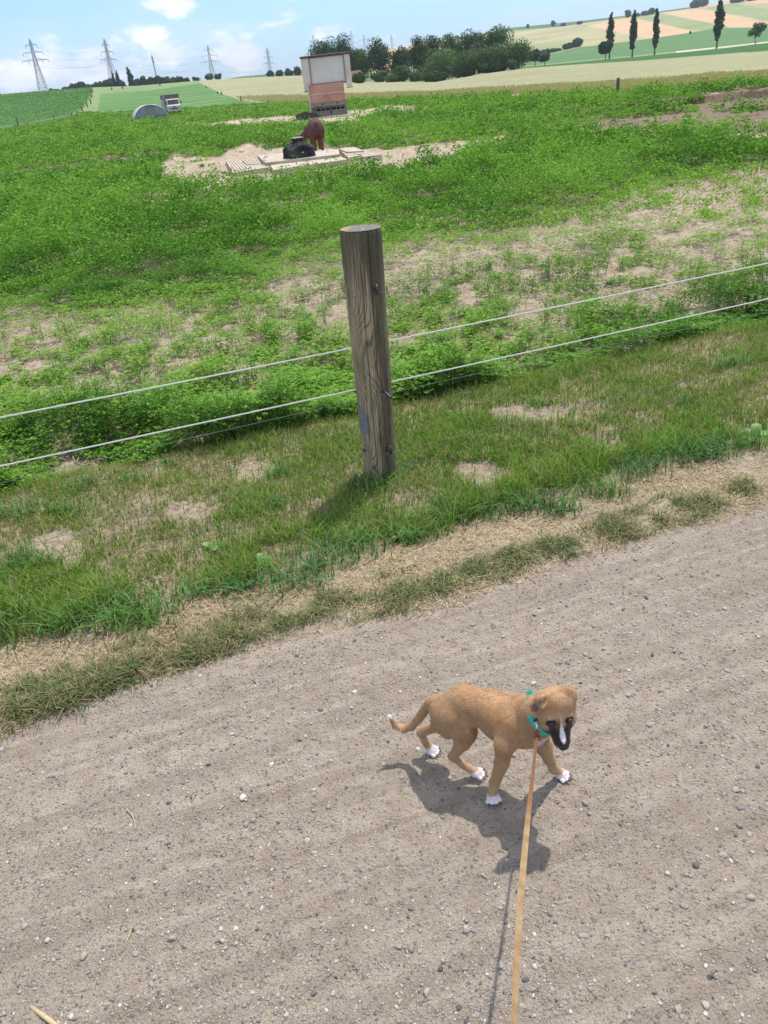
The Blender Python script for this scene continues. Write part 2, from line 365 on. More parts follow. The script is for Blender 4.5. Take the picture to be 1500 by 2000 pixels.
def terrain():
    rows = []
    def kd(k, a): return np.interp(a, KAZ[k], KD[k])
    r = [np.full_like(azs, x) for x in np.concatenate([[.02, .5, 1, 2, 2.6], np.geomspace(3, 27.5, 150)])]
    segs = [(lambda a: np.full_like(a, 27.6), lambda a: kd(0, a), 60), (lambda a: kd(0, a), lambda a: kd(1, a), 14),
            (lambda a: kd(1, a), lambda a: kd(2, a), 60), (lambda a: kd(2, a), lambda a: kd(3, a), 30), (lambda a: kd(3, a), lambda a: kd(4, a), 40),
            (lambda a: kd(4, a), lambda a: kd(5, a), 110), (lambda a: kd(5, a), lambda a: np.full_like(a, 2200.), 16), (lambda a: np.full_like(a, 2200.), lambda a: np.full_like(a, 6000.), 8)]
    for f0, f1, n in segs:
        a0 = f0(azs); a1 = f1(azs)
        for i in range(n): r.append(a0+(a1-a0)*i/n)
    r.append(np.full_like(azs, 5999.)); D = np.array(r)
    D = np.maximum.accumulate(D, axis=0)
    X = D*np.sin(azs); Y = D*np.cos(azs); Z = height(X, Y)
    near = np.clip((60-D)/30, 0, 1)
    Z = Z + near*((fbm(X*2.2, Y*2.2, 4, 3)-.5)*.07+(fbm(X*8, Y*8, 3, 9)-.5)*.06+(fbm(X*24, Y*24, 2, 10)-.5)*.025)
    Z = Z + np.where(D > 150, (fbm(X*.006, Y*.006, 3, 5)-.5)*.8, 0)*(D < 1290)
    Z = np.where(xy_v(X, Y) < 3.66, -.09, Z)
    nr, na = D.shape; V = np.stack([X, Y, Z], -1).reshape(-1, 3)
    i = np.arange(nr-1)[:, None]*na+np.arange(na-1)[None, :]
    FC = np.stack([i, i+1, i+na+1, i+na], -1).reshape(-1, 4)[:, ::-1]
    Cn = V[FC].mean(1); px, py, w = projv(Cn); d = np.hypot(Cn[:, 0], Cn[:, 1]); az = np.arctan2(Cn[:, 0], Cn[:, 1])
    k1 = np.interp(az, KAZ[1], KD[1]); k2 = np.interp(az, KAZ[2], KD[2]); k3 = np.interp(az, KAZ[3], KD[3]); k4 = np.interp(az, KAZ[4], KD[4]); k5 = np.interp(az, KAZ[5], KD[5])
    mi = np.full(len(FC), MI['soil'])
    band = (d > k1) & (d <= k2+25)
    mi[band] = MI['wheat']
    cropP = [(195, 181), (300, 174), (388, 161), (433, 183), (473, 196), (500, 200), (560, 204), (640, 206), (640, 240), (188, 240), (188, 222), (193, 207)]
    laneP = [(181, 171), (300, 162), (388, 157), (392, 161), (388, 163), (300, 176), (195, 183), (193, 207), (188, 222), (186, 240), (120, 240), (136, 228), (163, 211), (179, 187)]
    left = px < 190
    mi[band & left] = MI['corn']
    mi[band & inpoly(px, py, [(181, 169), (270, 164), (388, 155), (388, 157.5), (300, 165), (185, 175)])] = MI['corn']
    mi[band & inpoly(px, py, cropP)] = MI['crop']; mi[band & inpoly(px, py, laneP)] = MI['lane']
    far = d > k2+25
    mi[far & (d <= k3)] = MI['dark']
    mi[(d > k3) & (d <= k3+14) & (px > 1320)] = MI['path']
    mi[(d > k2+25) & (d <= k2+30) & (px > 1030)] = MI['dark']
    mi[(d > k3+14) & (d <= k4)] = MI['mid']; mi[(d > k3) & (d <= k3+14) & (px <= 1320)] = MI['wedge']
    hill = (d > k4) & (d <= k5); mi[hill] = MI['dry']
    mi[hill & (px < 700)] = MI['ridge']
    mi[hill & inpoly(px, py, [(640, 60), (1000, 60), (1100, 52), (1150, 44), (1340, 18), (1370, 12), (1370, -30), (640, -30)])] = MI['ridge']
    mi[hill & inpoly(px, py, [(740, 160), (740, 80), (812, 80), (810, 94), (788, 99), (775, 112)])] = MI['tan']
    mi[hill & inpoly(px, py, [(1145, 50), (1233, 34), (1250, 38), (1353, 60), (1350, 65), (1287, 73), (1260, 74)])] = MI['tan']
    mi[hill & inpoly(px, py, [(1233, 33), (1290, 26), (1430, 53), (1355, 60.5), (1250, 37.5)])] = MI['wedge']
    mi[hill & inpoly(px, py, [(1290, 25), (1357, 18), (1377, 19), (1500, 43), (1900, 60), (1900, 20), (1900, 70), (1500, 53.5), (1430, 54)])] = MI['tan']
    mi[hill & inpoly(px, py, [(1377, 17), (1430, 6), (1500, 18), (1900, 20), (1900, 60), (1500, 41)])] = MI['wedge']
    mi[hill & inpoly(px, py, [(1375, 9), (1440, 0), (1560, -12), (1560, 4), (1430, 6), (1377, 14)])] = MI['tan']
    mi[(d > k5)] = MI['ridge']
    # soil brightness: bare trampled ground by the house and on the right is browner
    vx, vy, vw = projv(V); colr = np.ones((len(V), 3))
    br = inpoly(vx, vy, [(1080, 248), (1180, 226), (1270, 200), (1400, 182), (1500, 164), (1700, 130), (1700, 300), (1500, 262), (1250, 252)])
    colr[br] = (.50, .46, .46)
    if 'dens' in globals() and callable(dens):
        D_, up_, lo_ = dens(V[:, 0], V[:, 1]); k_ = (np.clip((D_-.35)*3, 0, 1)*(np.maximum(up_, lo_) > .55))[:, None]; colr = colr*(1-k_)+colr*np.array([.42, .52, .36])*k_  # soil darkened for shade in the gaps of dense alfalfa, greened as undergrowth
    colr *= (0.9+.2*fbm(V[:, 0]*.6, V[:, 1]*.6, 3, 21))[:, None]
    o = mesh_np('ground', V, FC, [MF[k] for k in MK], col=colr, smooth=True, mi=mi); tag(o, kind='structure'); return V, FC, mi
def stripgrid(name, us, vs, zf, m, col=None):
    U, Vv = np.meshgrid(us, vs); X, Y = uv_xy(U, Vv); Z = zf(U, Vv, X, Y)
    n, k = U.shape; i = np.arange(n-1)[:, None]*k+np.arange(k-1)[None, :]
    FC = np.stack([i, i+1, i+k+1, i+k], -1).reshape(-1, 4)
    return mesh_np(name, np.stack([X, Y, Z], -1).reshape(-1, 3), FC, m, smooth=True)
def edge_v(u): return 1.955+(fbm(u*3.1, u*0+3.3, 3, 40)-.5)*.16
def path_z(X, Y):
    U = X*FD[0]+Y*FD[1]; Vv = xy_v(X, Y)
    z = (fbm(X*3, Y*3, 3, 1)-.5)*.012+(fbm(X*22, Y*22, 3, 2)-.5)*.013+(fbm(X*55, Y*55, 2, 7)-.5)*.007+(fbm(U*1.3, Vv*15, 3, 6)-.5)*.012
    return z
usx = np.concatenate([np.linspace(-60, -3, 40)[:-1], np.arange(-3, 3.6, .0075), np.linspace(3.6, 60, 40)])
pth = stripgrid('gravel_path', usx, np.concatenate([[-2.6, -1.5, -.6, 0, .3], np.arange(.45, 1.99, .0075)]), lambda U, V_, X, Y: path_z(X, Y)-np.where(V_ > 1.97, .012, 0), M_gravel)
tag(pth, kind='structure')
def verge_z(X, Y):
    U = X*FD[0]+Y*FD[1]; V_ = xy_v(X, Y); e = edge_v(U)
    return np.clip((V_-e)/.05, -1, 1)*.012+np.clip((V_-2.35)/.4, 0, 1)*.025+(fbm(X*6, Y*6, 4, 8)-.5)*.03*np.clip((V_-e)/.1, 0, 1)-np.clip((V_-3.55)/.25, 0, 1)*.09
vg = stripgrid('verge_ground', np.concatenate([np.linspace(-60, -3.5, 40)[:-1], np.arange(-3.5, 5.5, .02), np.linspace(5.5, 60, 40)]), np.arange(1.85, 3.85, .02), lambda U, V_, X, Y: verge_z(X, Y), M_verge)
tag(vg, kind='structure')
bk = stripgrid('meadow_ground', np.linspace(-60, 60, 60), np.array([-40, -20, -8, -2.55]), lambda U, V_, X, Y: 0*X-.01, MF['wedge']); tag(bk, kind='structure')
# ------------------------------------------------------------------ leaf scatter
def quads_from(Pc, A, B, fold=None):
    """diamond-ish leaf quads from centre, half-length vector A and half-width vector B"""
    n = len(Pc); V = np.empty((n, 4, 3)); V[:, 0] = Pc-A; V[:, 1] = Pc+B+A*.15; V[:, 2] = Pc+A; V[:, 3] = Pc-B+A*.15
    return V.reshape(-1, 3), np.arange(n*4).reshape(n, 4)
def randdir(n, zmin=-1, zmax=1):
    z = RNG.uniform(zmin, zmax, n); a = RNG.uniform(0, 2*math.pi, n); r = np.sqrt(np.maximum(0, 1-z*z))
    return np.stack([r*np.cos(a), r*np.sin(a), z], -1)
def leafquads(Pc, s, flat=.5, asp=.6):
    n = len(Pc); a = randdir(n, -.5, .6); nn = randdir(n, 0, 1); nn[:, 2] += flat; nn /= np.linalg.norm(nn, axis=1)[:, None]
    A = a-nn*np.sum(a*nn, 1)[:, None]; A /= np.linalg.norm(A, axis=1)[:, None]; B = np.cross(nn, A)
    return quads_from(Pc, A*(s*.5)[:, None], B*(s*.5*asp)[:, None])
L1 = [(-400, 640), (0, 610), (200, 596), (330, 570), (450, 560), (530, 520), (560, 490), (700, 470), (850, 435), (1000, 420), (1150, 380), (1300, 345), (1500, 300), (1900, 230)]
L2 = [(-400, 880), (0, 800), (120, 780), (230, 760), (300, 720), (500, 690), (640, 680), (760, 710), (900, 690), (1000, 660), (1100, 610), (1200, 580), (1350, 550), (1500, 505), (1900, 400)]
BARE = [[(300, 318), (340, 303), (430, 302), (440, 292), (490, 280), (520, 290), (545, 285), (700, 287), (760, 288), (830, 277), (960, 265), (1005, 262), (990, 277), (880, 303), (770, 327), (700, 338), (560, 352), (480, 356), (400, 362), (330, 352)],
        [(330, 246), (420, 239), (540, 229), (620, 223), (700, 217), (760, 209), (850, 208), (830, 216), (740, 223), (710, 236), (650, 247), (560, 244), (450, 249)],
        [(1080, 247), (1150, 230), (1250, 226), (1330, 216), (1500, 212), (1900, 180), (1900, 220), (1500, 262), (1400, 259), (1250, 253), (1150, 252)],
        [(1290, 208), (1400, 192), (1500, 182), (1900, 130), (1900, 160), (1500, 206), (1380, 214)]]
def dens(X, Y):
    px, py, w = projv(np.stack([X, Y, np.full_like(X, .06)], -1))
    l1 = lerp_line(L1, px)+8; l2 = lerp_line(L2, px)+34
    n = fbm(X*.9, Y*.9, 4, 31); nf = fbm(X*2.6, Y*2.6, 3, 33)
    up = 1/(1+np.exp((py-l1+(n-.5)*120)/(9+.02*py)))
    lo = 1/(1+np.exp(-(py-l2+(n-.5)*110)/9))
    n4 = fbm(X*4.2, Y*4.2, 3, 35); n7 = fbm(X*10, Y*10, 3, 36); sp = np.clip((n7-.49)*9, 0.03, 1)*np.clip((nf-.36)*4, .20, .55)
    d = np.maximum(np.maximum(up, lo), sp)
    d *= np.where(np.maximum(up, lo) > .7, np.where(up > lo, np.clip((n4-.22)*4.5, .62, 1), np.clip((n4-.30)*4.5, .25, 1)), 1)*np.where((lo > .6) & (up < .5), np.clip((nf-.28)*5, .28, 1), 1)
    for B in BARE:
        jx = (fbm(X*1.5, Y*1.5, 2, 50)-.5)*26; jy = (fbm(X*1.5, Y*1.5, 2, 51)-.5)*8
        d = np.where(inpoly(px+jx, py+jy, B), np.where(nf > .66, .25, 0.01), d)
    d = np.where(inpoly(px, py, [(436, 311), (500, 297), (690, 283), (755, 300), (690, 316), (535, 336), (450, 340)]), 0, d)
    g = np.clip(1-np.hypot((px-180)/120, (py-915)/48), 0, 1); d = np.where(g > .15, .03, d)
    g = np.hypot((px-420)/260, (py-375)/20); d = np.where(g < 1, d*.6, d)
    az = np.arctan2(X, Y); dd = np.hypot(X, Y)
    d = np.where(dd > np.interp(az, KAZ[1], KD[1]), 0, d)
    d = np.where(xy_v(X, Y) < 3.58+(n-.5)*.12, 0, d)
    return np.clip(d, 0, 1), up, lo
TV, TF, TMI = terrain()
def alfalfa():
    N = 230000
    az = RNG.uniform(math.radians(-37), math.radians(37), N); t = RNG.uniform(0, 1, N)
    ld = math.log(3.3)+t*(math.log(152)-math.log(3.3)); d = np.exp(ld)
    keep = RNG.uniform(0, 1, N) < np.minimum(1, (9/d)**.45); az = az[keep]; d = d[keep]
    X = d*np.sin(az); Y = d*np.cos(az); D, up, lo = dens(X, Y)
    k = RNG.uniform(0, 1, len(d)) < D; X = X[k]; Y = Y[k]; d = d[k]; D = D[k]; up = up[k]; lo = lo[k]
    dense = np.maximum(up, lo) > .55
    n = len(X); cn_ = np.clip((fbm(X*2.6, Y*2.6, 3, 73)-.32)*2.6, 0, 1); hp = np.where(dense, .05+.32*cn_**1.5, .05+.11*np.clip((fbm(X*5, Y*5, 3, 74)-.42)*4, 0, 1))*RNG.uniform(.75, 1.2, n)*np.where(lo > .5, .74, 1)
    hp *= .8+.5*fbm(X*6.5, Y*6.5, 2, 72)
    nl = 12
    # stalks (near plants)
    P0 = np.stack([X, Y, height(X, Y)], -1)
    lean = RNG.normal(0, .16, (n, 2)); rep = np.repeat(np.arange(n), nl); m = len(rep)
    tz = RNG.uniform(.15, 1, m)**.7
    rad = (.018+.0016*d)[rep]
    Pc = P0[rep].copy(); Pc[:, :2] += lean[rep]*(hp[rep]*tz)[:, None]+RNG.normal(0, 1, (m, 2))*rad[:, None]; Pc[:, 2] += hp[rep]*tz
    s = np.maximum(.024, .0030*np.minimum(d, 18)+.0016*np.maximum(d-18, 0))[rep]*RNG.uniform(.7, 1.35, m)
    pv = fbm(P0[:, 0]*.8, P0[:, 1]*.8, 3, 91)
    c0 = np.array([.062, .172, .020]); c1 = np.array([.185, .350, .052]); c2 = np.array([.30, .40, .07])
    mix = np.clip(.42+(pv[rep]-.5)*2.4+(tz-.5)*.5+RNG.normal(0, .28, m), 0, 1)[:, None]; col = c0*(1-mix)+c1*mix
    yl = (RNG.uniform(0, 1, m) < np.where(dense[rep], .05, .2))[:, None]; col = np.where(yl, c2, col)
    # trifoliate splitting for near plants
    near = d[rep] < 8.5
    V1, F1 = leafquads(Pc[~near], s[~near], .5, .65); C1 = np.repeat(col[~near], 4, 0)
    Pn = Pc[near]; sn = s[near]; cn = col[near]; k3 = len(Pn)
    base = RNG.uniform(0, 2*math.pi, k3); VV = [V1]; FF = [F1]; CC = [C1]; off = len(V1)
    tilt = RNG.uniform(-.35, .6, k3)
    for j in range(3):
        a = base+(j-1)*1.25; A = np.stack([np.cos(a), np.sin(a), tilt+RNG.normal(0, .15, k3)], -1); A /= np.linalg.norm(A, axis=1)[:, None]
        Bv = np.cross(A, np.array([0, 0, 1.])+RNG.normal(0, .3, (k3, 3))); Bv /= np.linalg.norm(Bv, axis=1)[:, None]
        L = sn*.62*(1.1 if j == 1 else 1)
        v, f = quads_from(Pn+A*(L*.55)[:, None], A*(L*.5)[:, None], Bv*(L*.27)[:, None])
        VV.append(v); FF.append(f+off); off += len(v); CC.append(np.repeat(cn*RNG.uniform(.85, 1.15, (k3, 1)), 4, 0))
    # stems as thin blades
    kn = d < 7; Ps = P0[kn]; hs = hp[kn]; ls = lean[kn]; ns = len(Ps)
    for q in range(2):
        top = Ps+np.concatenate([ls*hs[:, None]+RNG.normal(0, .015, (ns, 2)), (hs*RNG.uniform(.7, 1, ns))[:, None]], 1)
        w = randdir(ns, 0, 0)*(.0012+.00008*d[kn])[:, None]; bs = Ps+RNG.normal(0, .01, (ns, 3))*[1, 1, 0]
        v = np.stack([bs-w, bs+w, top+w*.6, top-w*.6], 1).reshape(-1, 3)
        VV.append(v); FF.append(np.arange(ns*4).reshape(-1, 4)+off); off += len(v); CC.append(np.tile([.14, .24, .06], (len(v), 1)))
    o = mesh_np('alfalfa', np.concatenate(VV), np.concatenate(FF), M_leaf, col=np.concatenate(CC))
    tag(o, 'bright green alfalfa growing in dense and thin patches over the pig paddock', 'alfalfa', kind='stuff')
alfalfa()
def straw():
    """dead stalks lying on the bare soil of the paddock"""
    N = 26000; az = RNG.uniform(math.radians(-37), math.radians(37), N); d = np.exp(RNG.uniform(math.log(3.5), math.log(26), N))
    X = d*np.sin(az); Y = d*np.cos(az); k = xy_v(X, Y) > 3.7; X = X[k]; Y = Y[k]; d = d[k]; n = len(X)
    a = RNG.normal(0, 1.1, n)+.3; L = np.maximum(.02, .004*d)*RNG.uniform(.6, 1.6, n); w = np.maximum(.0016, .00028*d)
    A = np.stack([np.cos(a), np.sin(a), RNG.normal(0, .12, n)], -1)*L[:, None]; B = np.stack([-np.sin(a), np.cos(a), 0*a], -1)*w[:, None]
    P = np.stack([X, Y, height(X, Y)+.02+RNG.uniform(0, .015, n)], -1)
    V = np.stack([P-A-B, P+A-B, P+A+B, P-A+B], 1).reshape(-1, 3)
    c = np.array([.50, .40, .26])*RNG.uniform(.5, 1.2, (n, 1)); o = mesh_np('straw_litter', V, np.arange(4*n).reshape(-1, 4), M_grass, col=np.repeat(c, 4, 0))
    tag(o, 'dry bleached stalks lying on the bare paddock soil', 'straw', kind='stuff')
straw()
# ------------------------------------------------------------------ grass of the verge
def blades(P, L, w, ang, bend, col, tipc=1.15):
    n = len(P); dirv = np.stack([np.cos(ang), np.sin(ang), 0*ang], -1); side = np.stack([-np.sin(ang), np.cos(ang), 0*ang], -1)
    rows = []
    for t, wf in ((0, 1.), (.4, .9), (.75, .6), (1., .08)):
        c = P + dirv*(L*bend*t**1.8)[:, None]; c = c.copy(); c[:, 2] += L*(t-.42*bend*t*t)
        rows.append(c-side*(w*wf)[:, None]); rows.append(c+side*(w*wf)[:, None])
    V = np.stack(rows, 1).reshape(-1, 3); b = np.arange(n)[:, None]*8
    Fq = np.concatenate([b+np.array([[0, 1, 3, 2]]), b+np.array([[2, 3, 5, 4]]), b+np.array([[4, 5, 7, 6]])], 0)
    return V, Fq, np.repeat(col, 8, 0)
GRASS_GREEN = np.array([.135, .245, .034])
def grass():
    VV = []; FF = []; CC = []; off = 0
    def put(v, f, c):
        nonlocal off
        VV.append(v); FF.append(f+off); CC.append(c); off += len(v)
    N = 230000; u = RNG.uniform(-2.7, 4.6, N); v = 2.1+RNG.uniform(0, 1, N)*1.62
    X, Y = uv_xy(u, v); n1_ = fbm(X*2.1, Y*2.1, 4, 12); n2_ = fbm(X*7, Y*7, 3, 14)
    edge = 2.36+(fbm(u*2.3, u*0+.7, 3, 15)-.5)*.34
    dd = np.clip((v-edge)/.06, 0, 1)*np.clip(.74+(n1_-.45)*1.9+(n2_-.5)*1.9, .42, 1)
    px, py, w = projv(np.stack([X, Y, 0*X], -1))
    for (a, b, ra, rb) in [(115, 1090, 55, 32), (500, 935, 50, 22), (935, 942, 60, 22), (1030, 822, 80, 18), (380, 1020, 45, 22), (1240, 930, 50, 14)]:
        dd = np.where(np.hypot((px-a)/ra, (py-b)/rb) < 1+(n2_-.5), .06, dd)
    k = RNG.uniform(0, 1, N) < dd; X = X[k]; Y = Y[k]; v = v[k]; n1_ = n1_[k]; n2_ = n2_[k]; edge = edge[k]; n = len(X)
    tall = np.clip(1-(v-edge)/.28, 0, 1)
    L = RNG.uniform(.025, .064, n)*(1+1.0*tall*np.clip((n2_-.35)*4, 0, 1.4))*(.75+n1_*.6)
    P = np.stack([X, Y, verge_z(X, Y)-.003], -1)
    dry = RNG.uniform(0, 1, n) < np.clip(.35-(n1_-.3)*.9, .06, .45)
    col = GRASS_GREEN*(.65+.7*RNG.uniform(0, 1, (n, 1)))*(1+(n2_-.5)[:, None]*.5)
    col = np.where(RNG.uniform(0, 1, (n, 1)) < .22, np.array([.24, .33, .06]), col)
    col = np.where(dry[:, None], np.array([.36, .27, .14])*RNG.uniform(.55, 1.15, (n, 1)), col)
    put(*blades(P, L, RNG.uniform(.0009, .0022, n), RNG.uniform(0, 6.3, n), RNG.uniform(.15, 1.0, n), col))
    # long-bladed tufts
    tf = [(690, 1075, 1.25), (300, 1215, 1.35), (250, 1190, 1.1), (540, 1150, 1.2), (470, 1150, .9), (620, 1105, 1), (800, 1060, 1.0), (905, 1020, 1.2), (980, 1010, 1.), (1040, 1000, 1), (360, 1190, 1.0), (60, 1110, 1.2), (150, 1240, 1), (30, 1230, 1.2),
          (1090, 985, .9), (1160, 965, 1.1), (1230, 930, 1.0), (1330, 905, 1.), (1400, 895, 1.), (1470, 880, 1.1), (740, 965, .8), (715, 960, .7), (775, 945, .6), (520, 1010, .7), (900, 850, .7), (1180, 830, .7), (1330, 790, .7), (560, 940, .6), (120, 1010, 1.1), (40, 1020, .9), (1440, 730, .8), (1060, 800, .7),
          (170, 970, .7), (250, 960, .7), (350, 925, .6), (930, 795, .7), (1130, 740, .6)]
    for (a, b, s) in tf:
        g = G(a, b); s *= random.uniform(.7, 1.05); m = int(150*s); P = np.tile(g, (m, 1)); P[:, :2] += RNG.normal(0, .052*s, (m, 2))*[1.4, .8]+RNG.normal(0, .03, 2); P[:, 2] = verge_z(P[:, 0], P[:, 1])
        c = np.array([.105, .205, .045])*RNG.uniform(.55, 1.7, (m, 1))*np.array([1, 1, RNG.uniform(.9, 1.6)])
        put(*blades(P, RNG.uniform(.05, .13, m)*s, RNG.uniform(.0014, .003, m), RNG.uniform(0, 6.3, m), RNG.uniform(.2, 1.2, m), c))
    # thin fringe nearest the track: mixed dull green and dry
    N = 30000; u = RNG.uniform(-2.6, 3.4, N); ev = edge_v(u); v = ev+np.abs(RNG.normal(.085, .055, N)); X, Y = uv_xy(u, v)
    nn = fbm(u*2.1, v*2.5, 3, 61); k = RNG.uniform(0, 1, N) < np.clip((nn-.55)*6, .02, .7); X = X[k]; Y = Y[k]; n = len(X)
    P = np.stack([X, Y, verge_z(X, Y)-.002], -1)
    col = np.where(RNG.uniform(0, 1, (n, 1)) < .45, np.array([.11, .15, .055])*RNG.uniform(.7, 1.4, (n, 1)), np.array([.40, .31, .17])*RNG.uniform(.6, 1.15, (n, 1)))
    put(*blades(P, RNG.uniform(.02, .055, n), RNG.uniform(.0007, .0016, n), RNG.uniform(0, 6.3, n), RNG.uniform(.3, 1.4, n), col))
    ft = []
    for q in range(150):
        uu = RNG.uniform(-2.4, 3.2); vv_ = float(edge_v(np.array([uu]))[0])+abs(RNG.normal(.09, .05)); X_, Y_ = uv_xy(uu, vv_)
        if fbm(np.array([uu*1.3]), np.array([2.2]), 2, 88)[0] > .36: ft.append((X_, Y_, RNG.uniform(.25, .75)))
    for (X_, Y_, s_) in ft:
        m = int(170*s_); P = np.tile([X_, Y_, 0.], (m, 1)); P[:, :2] += RNG.normal(0, 1, (m, 1))*FD[:2]*.055*s_*1.6+RNG.normal(0, .022, (m, 2))*s_; P[:, 2] = verge_z(P[:, 0], P[:, 1])
        c = np.array([.115, .17, .055])*RNG.uniform(.6, 1.5, (m, 1)); c = np.where(RNG.uniform(0, 1, (m, 1)) < .35, np.array([.42, .33, .19]), c)
        put(*blades(P, RNG.uniform(.02, .06, m)*(.6+.5*s_), RNG.uniform(.0007, .0016, m), RNG.uniform(0, 6.3, m), RNG.uniform(.4, 1.5, m), c))
    for (a, b, s) in [(100, 1370, 1.2), (60, 1385, 1.1), (150, 1365, 1.), (250, 1325, 1.0), (380, 1285, .9), (440, 1240, .6), (640, 1180, .7), (550, 1225, .7), (860, 1140, .8), (790, 1160, .8), (930, 1120, .8), (1080, 1075, .9), (1110, 1065, .8), (1200, 1040, .8), (1290, 1020, .7), (1380, 990, .8), (1450, 965, .8), (1000, 1090, .7), (1330, 990, .6), (200, 1350, .9)]:
        g = G(a, b); s *= random.uniform(.7, 1.05); m = int(330*s); P = np.tile(g, (m, 1)); P[:, :2] += RNG.normal(0, .036*s, (m, 2)); P[:, 2] = verge_z(P[:, 0], P[:, 1])
        c = np.array([.10, .15, .055])*RNG.uniform(.6, 1.5, (m, 1)); c = np.where(RNG.uniform(0, 1, (m, 1)) < .22, np.array([.38, .30, .17]), c)
        put(*blades(P, RNG.uniform(.02, .065, m)*s, RNG.uniform(.0008, .0018, m), RNG.uniform(0, 6.3, m), RNG.uniform(.5, 1.5, m), c))
    o = mesh_np('grass', np.concatenate(VV), np.concatenate(FF), M_grass, col=np.concatenate(CC))
    tag(o, 'uneven green and yellowing grass on the verge between track and paddock', 'grass', kind='stuff')
    # thatch: flat dry stalks
    N = 115000; u = RNG.uniform(-2.7, 4.4, N); v = np.where(RNG.uniform(0, 1, N) < .36, RNG.normal(2.14, .15, N), RNG.uniform(1.9, 3.7, N)); X, Y = uv_xy(u, v)
    k = (v > edge_v(u)-.01-np.abs(RNG.normal(0, .02, N))) & (RNG.uniform(0, 1, N) < np.clip(.25+(fbm(X*4, Y*4, 3, 77)-.35)*3, .15, 1))
    X = X[k]; Y = Y[k]; n = len(X); a = RNG.uniform(0, 6.3, n); L = RNG.uniform(.006, .024, n); w = RNG.uniform(.0005, .0011, n)
    A = np.stack([np.cos(a), np.sin(a), RNG.normal(0, .22, n)], -1)*L[:, None]; B = np.stack([-np.sin(a), np.cos(a), 0*a], -1)*w[:, None]
    P = np.stack([X, Y, verge_z(X, Y)+RNG.uniform(.001, .010, n)], -1); V = np.stack([P-A-B, P+A-B, P+A+B, P-A+B], 1).reshape(-1, 3)
    c = np.array([.62, .49, .32])*RNG.uniform(.4, 1.15, (n, 1)); o = mesh_np('dry_thatch', V, np.arange(4*n).reshape(-1, 4), M_grass, col=np.repeat(c, 4, 0))
    tag(o, 'pale dry grass clippings lying along the edge of the gravel track', 'dry grass', kind='stuff')
grass()
# ------------------------------------------------------------------ loose stones
def ico():
    bm = bmesh.new(); bmesh.ops.create_icosphere(bm, subdivisions=2, radius=1); V = np.array([v.co[:] for v in bm.verts]); Fc = np.array([[v.index for v in f.verts] for f in bm.faces]); bm.free(); return V, Fc
IV, IF = ico()
M_stone = attrmat('stone', .8, .5, 260, .002, .3, .3)
STC = np.array([(.30, .27, .235), (.24, .22, .20), (.17, .16, .155), (.40, .36, .31), (.48, .44, .39), (.34, .28, .22), (.10, .095, .095), (.42, .35, .26), (.27, .25, .23), (.31, .275, .24), (.34, .30, .26), (.28, .25, .21), (.36, .32, .27), (.25, .23, .21)])
def ico1():
    bm = bmesh.new(); bmesh.ops.create_icosphere(bm, subdivisions=1, radius=1); V = np.array([v.co[:] for v in bm.verts]); Fc = np.array([[v.index for v in f.verts] for f in bm.faces]); bm.free(); return V, Fc
LV, LF = ico1()
def stonepack(P, s, name, IV=IV, IF=IF, STC=STC):
    n = len(P); tmpl = []
    for j in range(12):
        v = IV.copy(); q = RNG.normal(0, 1, (5, 3)); q /= np.linalg.norm(q, axis=1)[:, None]
        for k in q:
            dd_ = v@k; v -= np.clip(dd_-RNG.uniform(.5, .8), 0, 1)[:, None]*k
        v *= [1, RNG.uniform(.6, .95), RNG.uniform(.45, .75)]; tmpl.append(v)
    T = np.array(tmpl)[RNG.integers(0, 12, n)]; a = RNG.uniform(0, 6.3, n); ca, sa = np.cos(a), np.sin(a)
    x = T[:, :, 0]*ca[:, None]-T[:, :, 1]*sa[:, None]; y = T[:, :, 0]*sa[:, None]+T[:, :, 1]*ca[:, None]
    V = np.stack([x, y, T[:, :, 2]], -1)*s[:, None, None]+P[:, None, :]; nv = len(IV)
    Fc = (np.arange(n)*nv)[:, None, None]+IF[None]
    ci = RNG.integers(0, len(STC), n); col = STC[ci]*RNG.uniform(.8, 1.2, (n, 1))
    return mesh_np(name, V.reshape(-1, 3), Fc.reshape(-1, 3), M_stone, col=np.repeat(col, nv, 0), smooth=True)
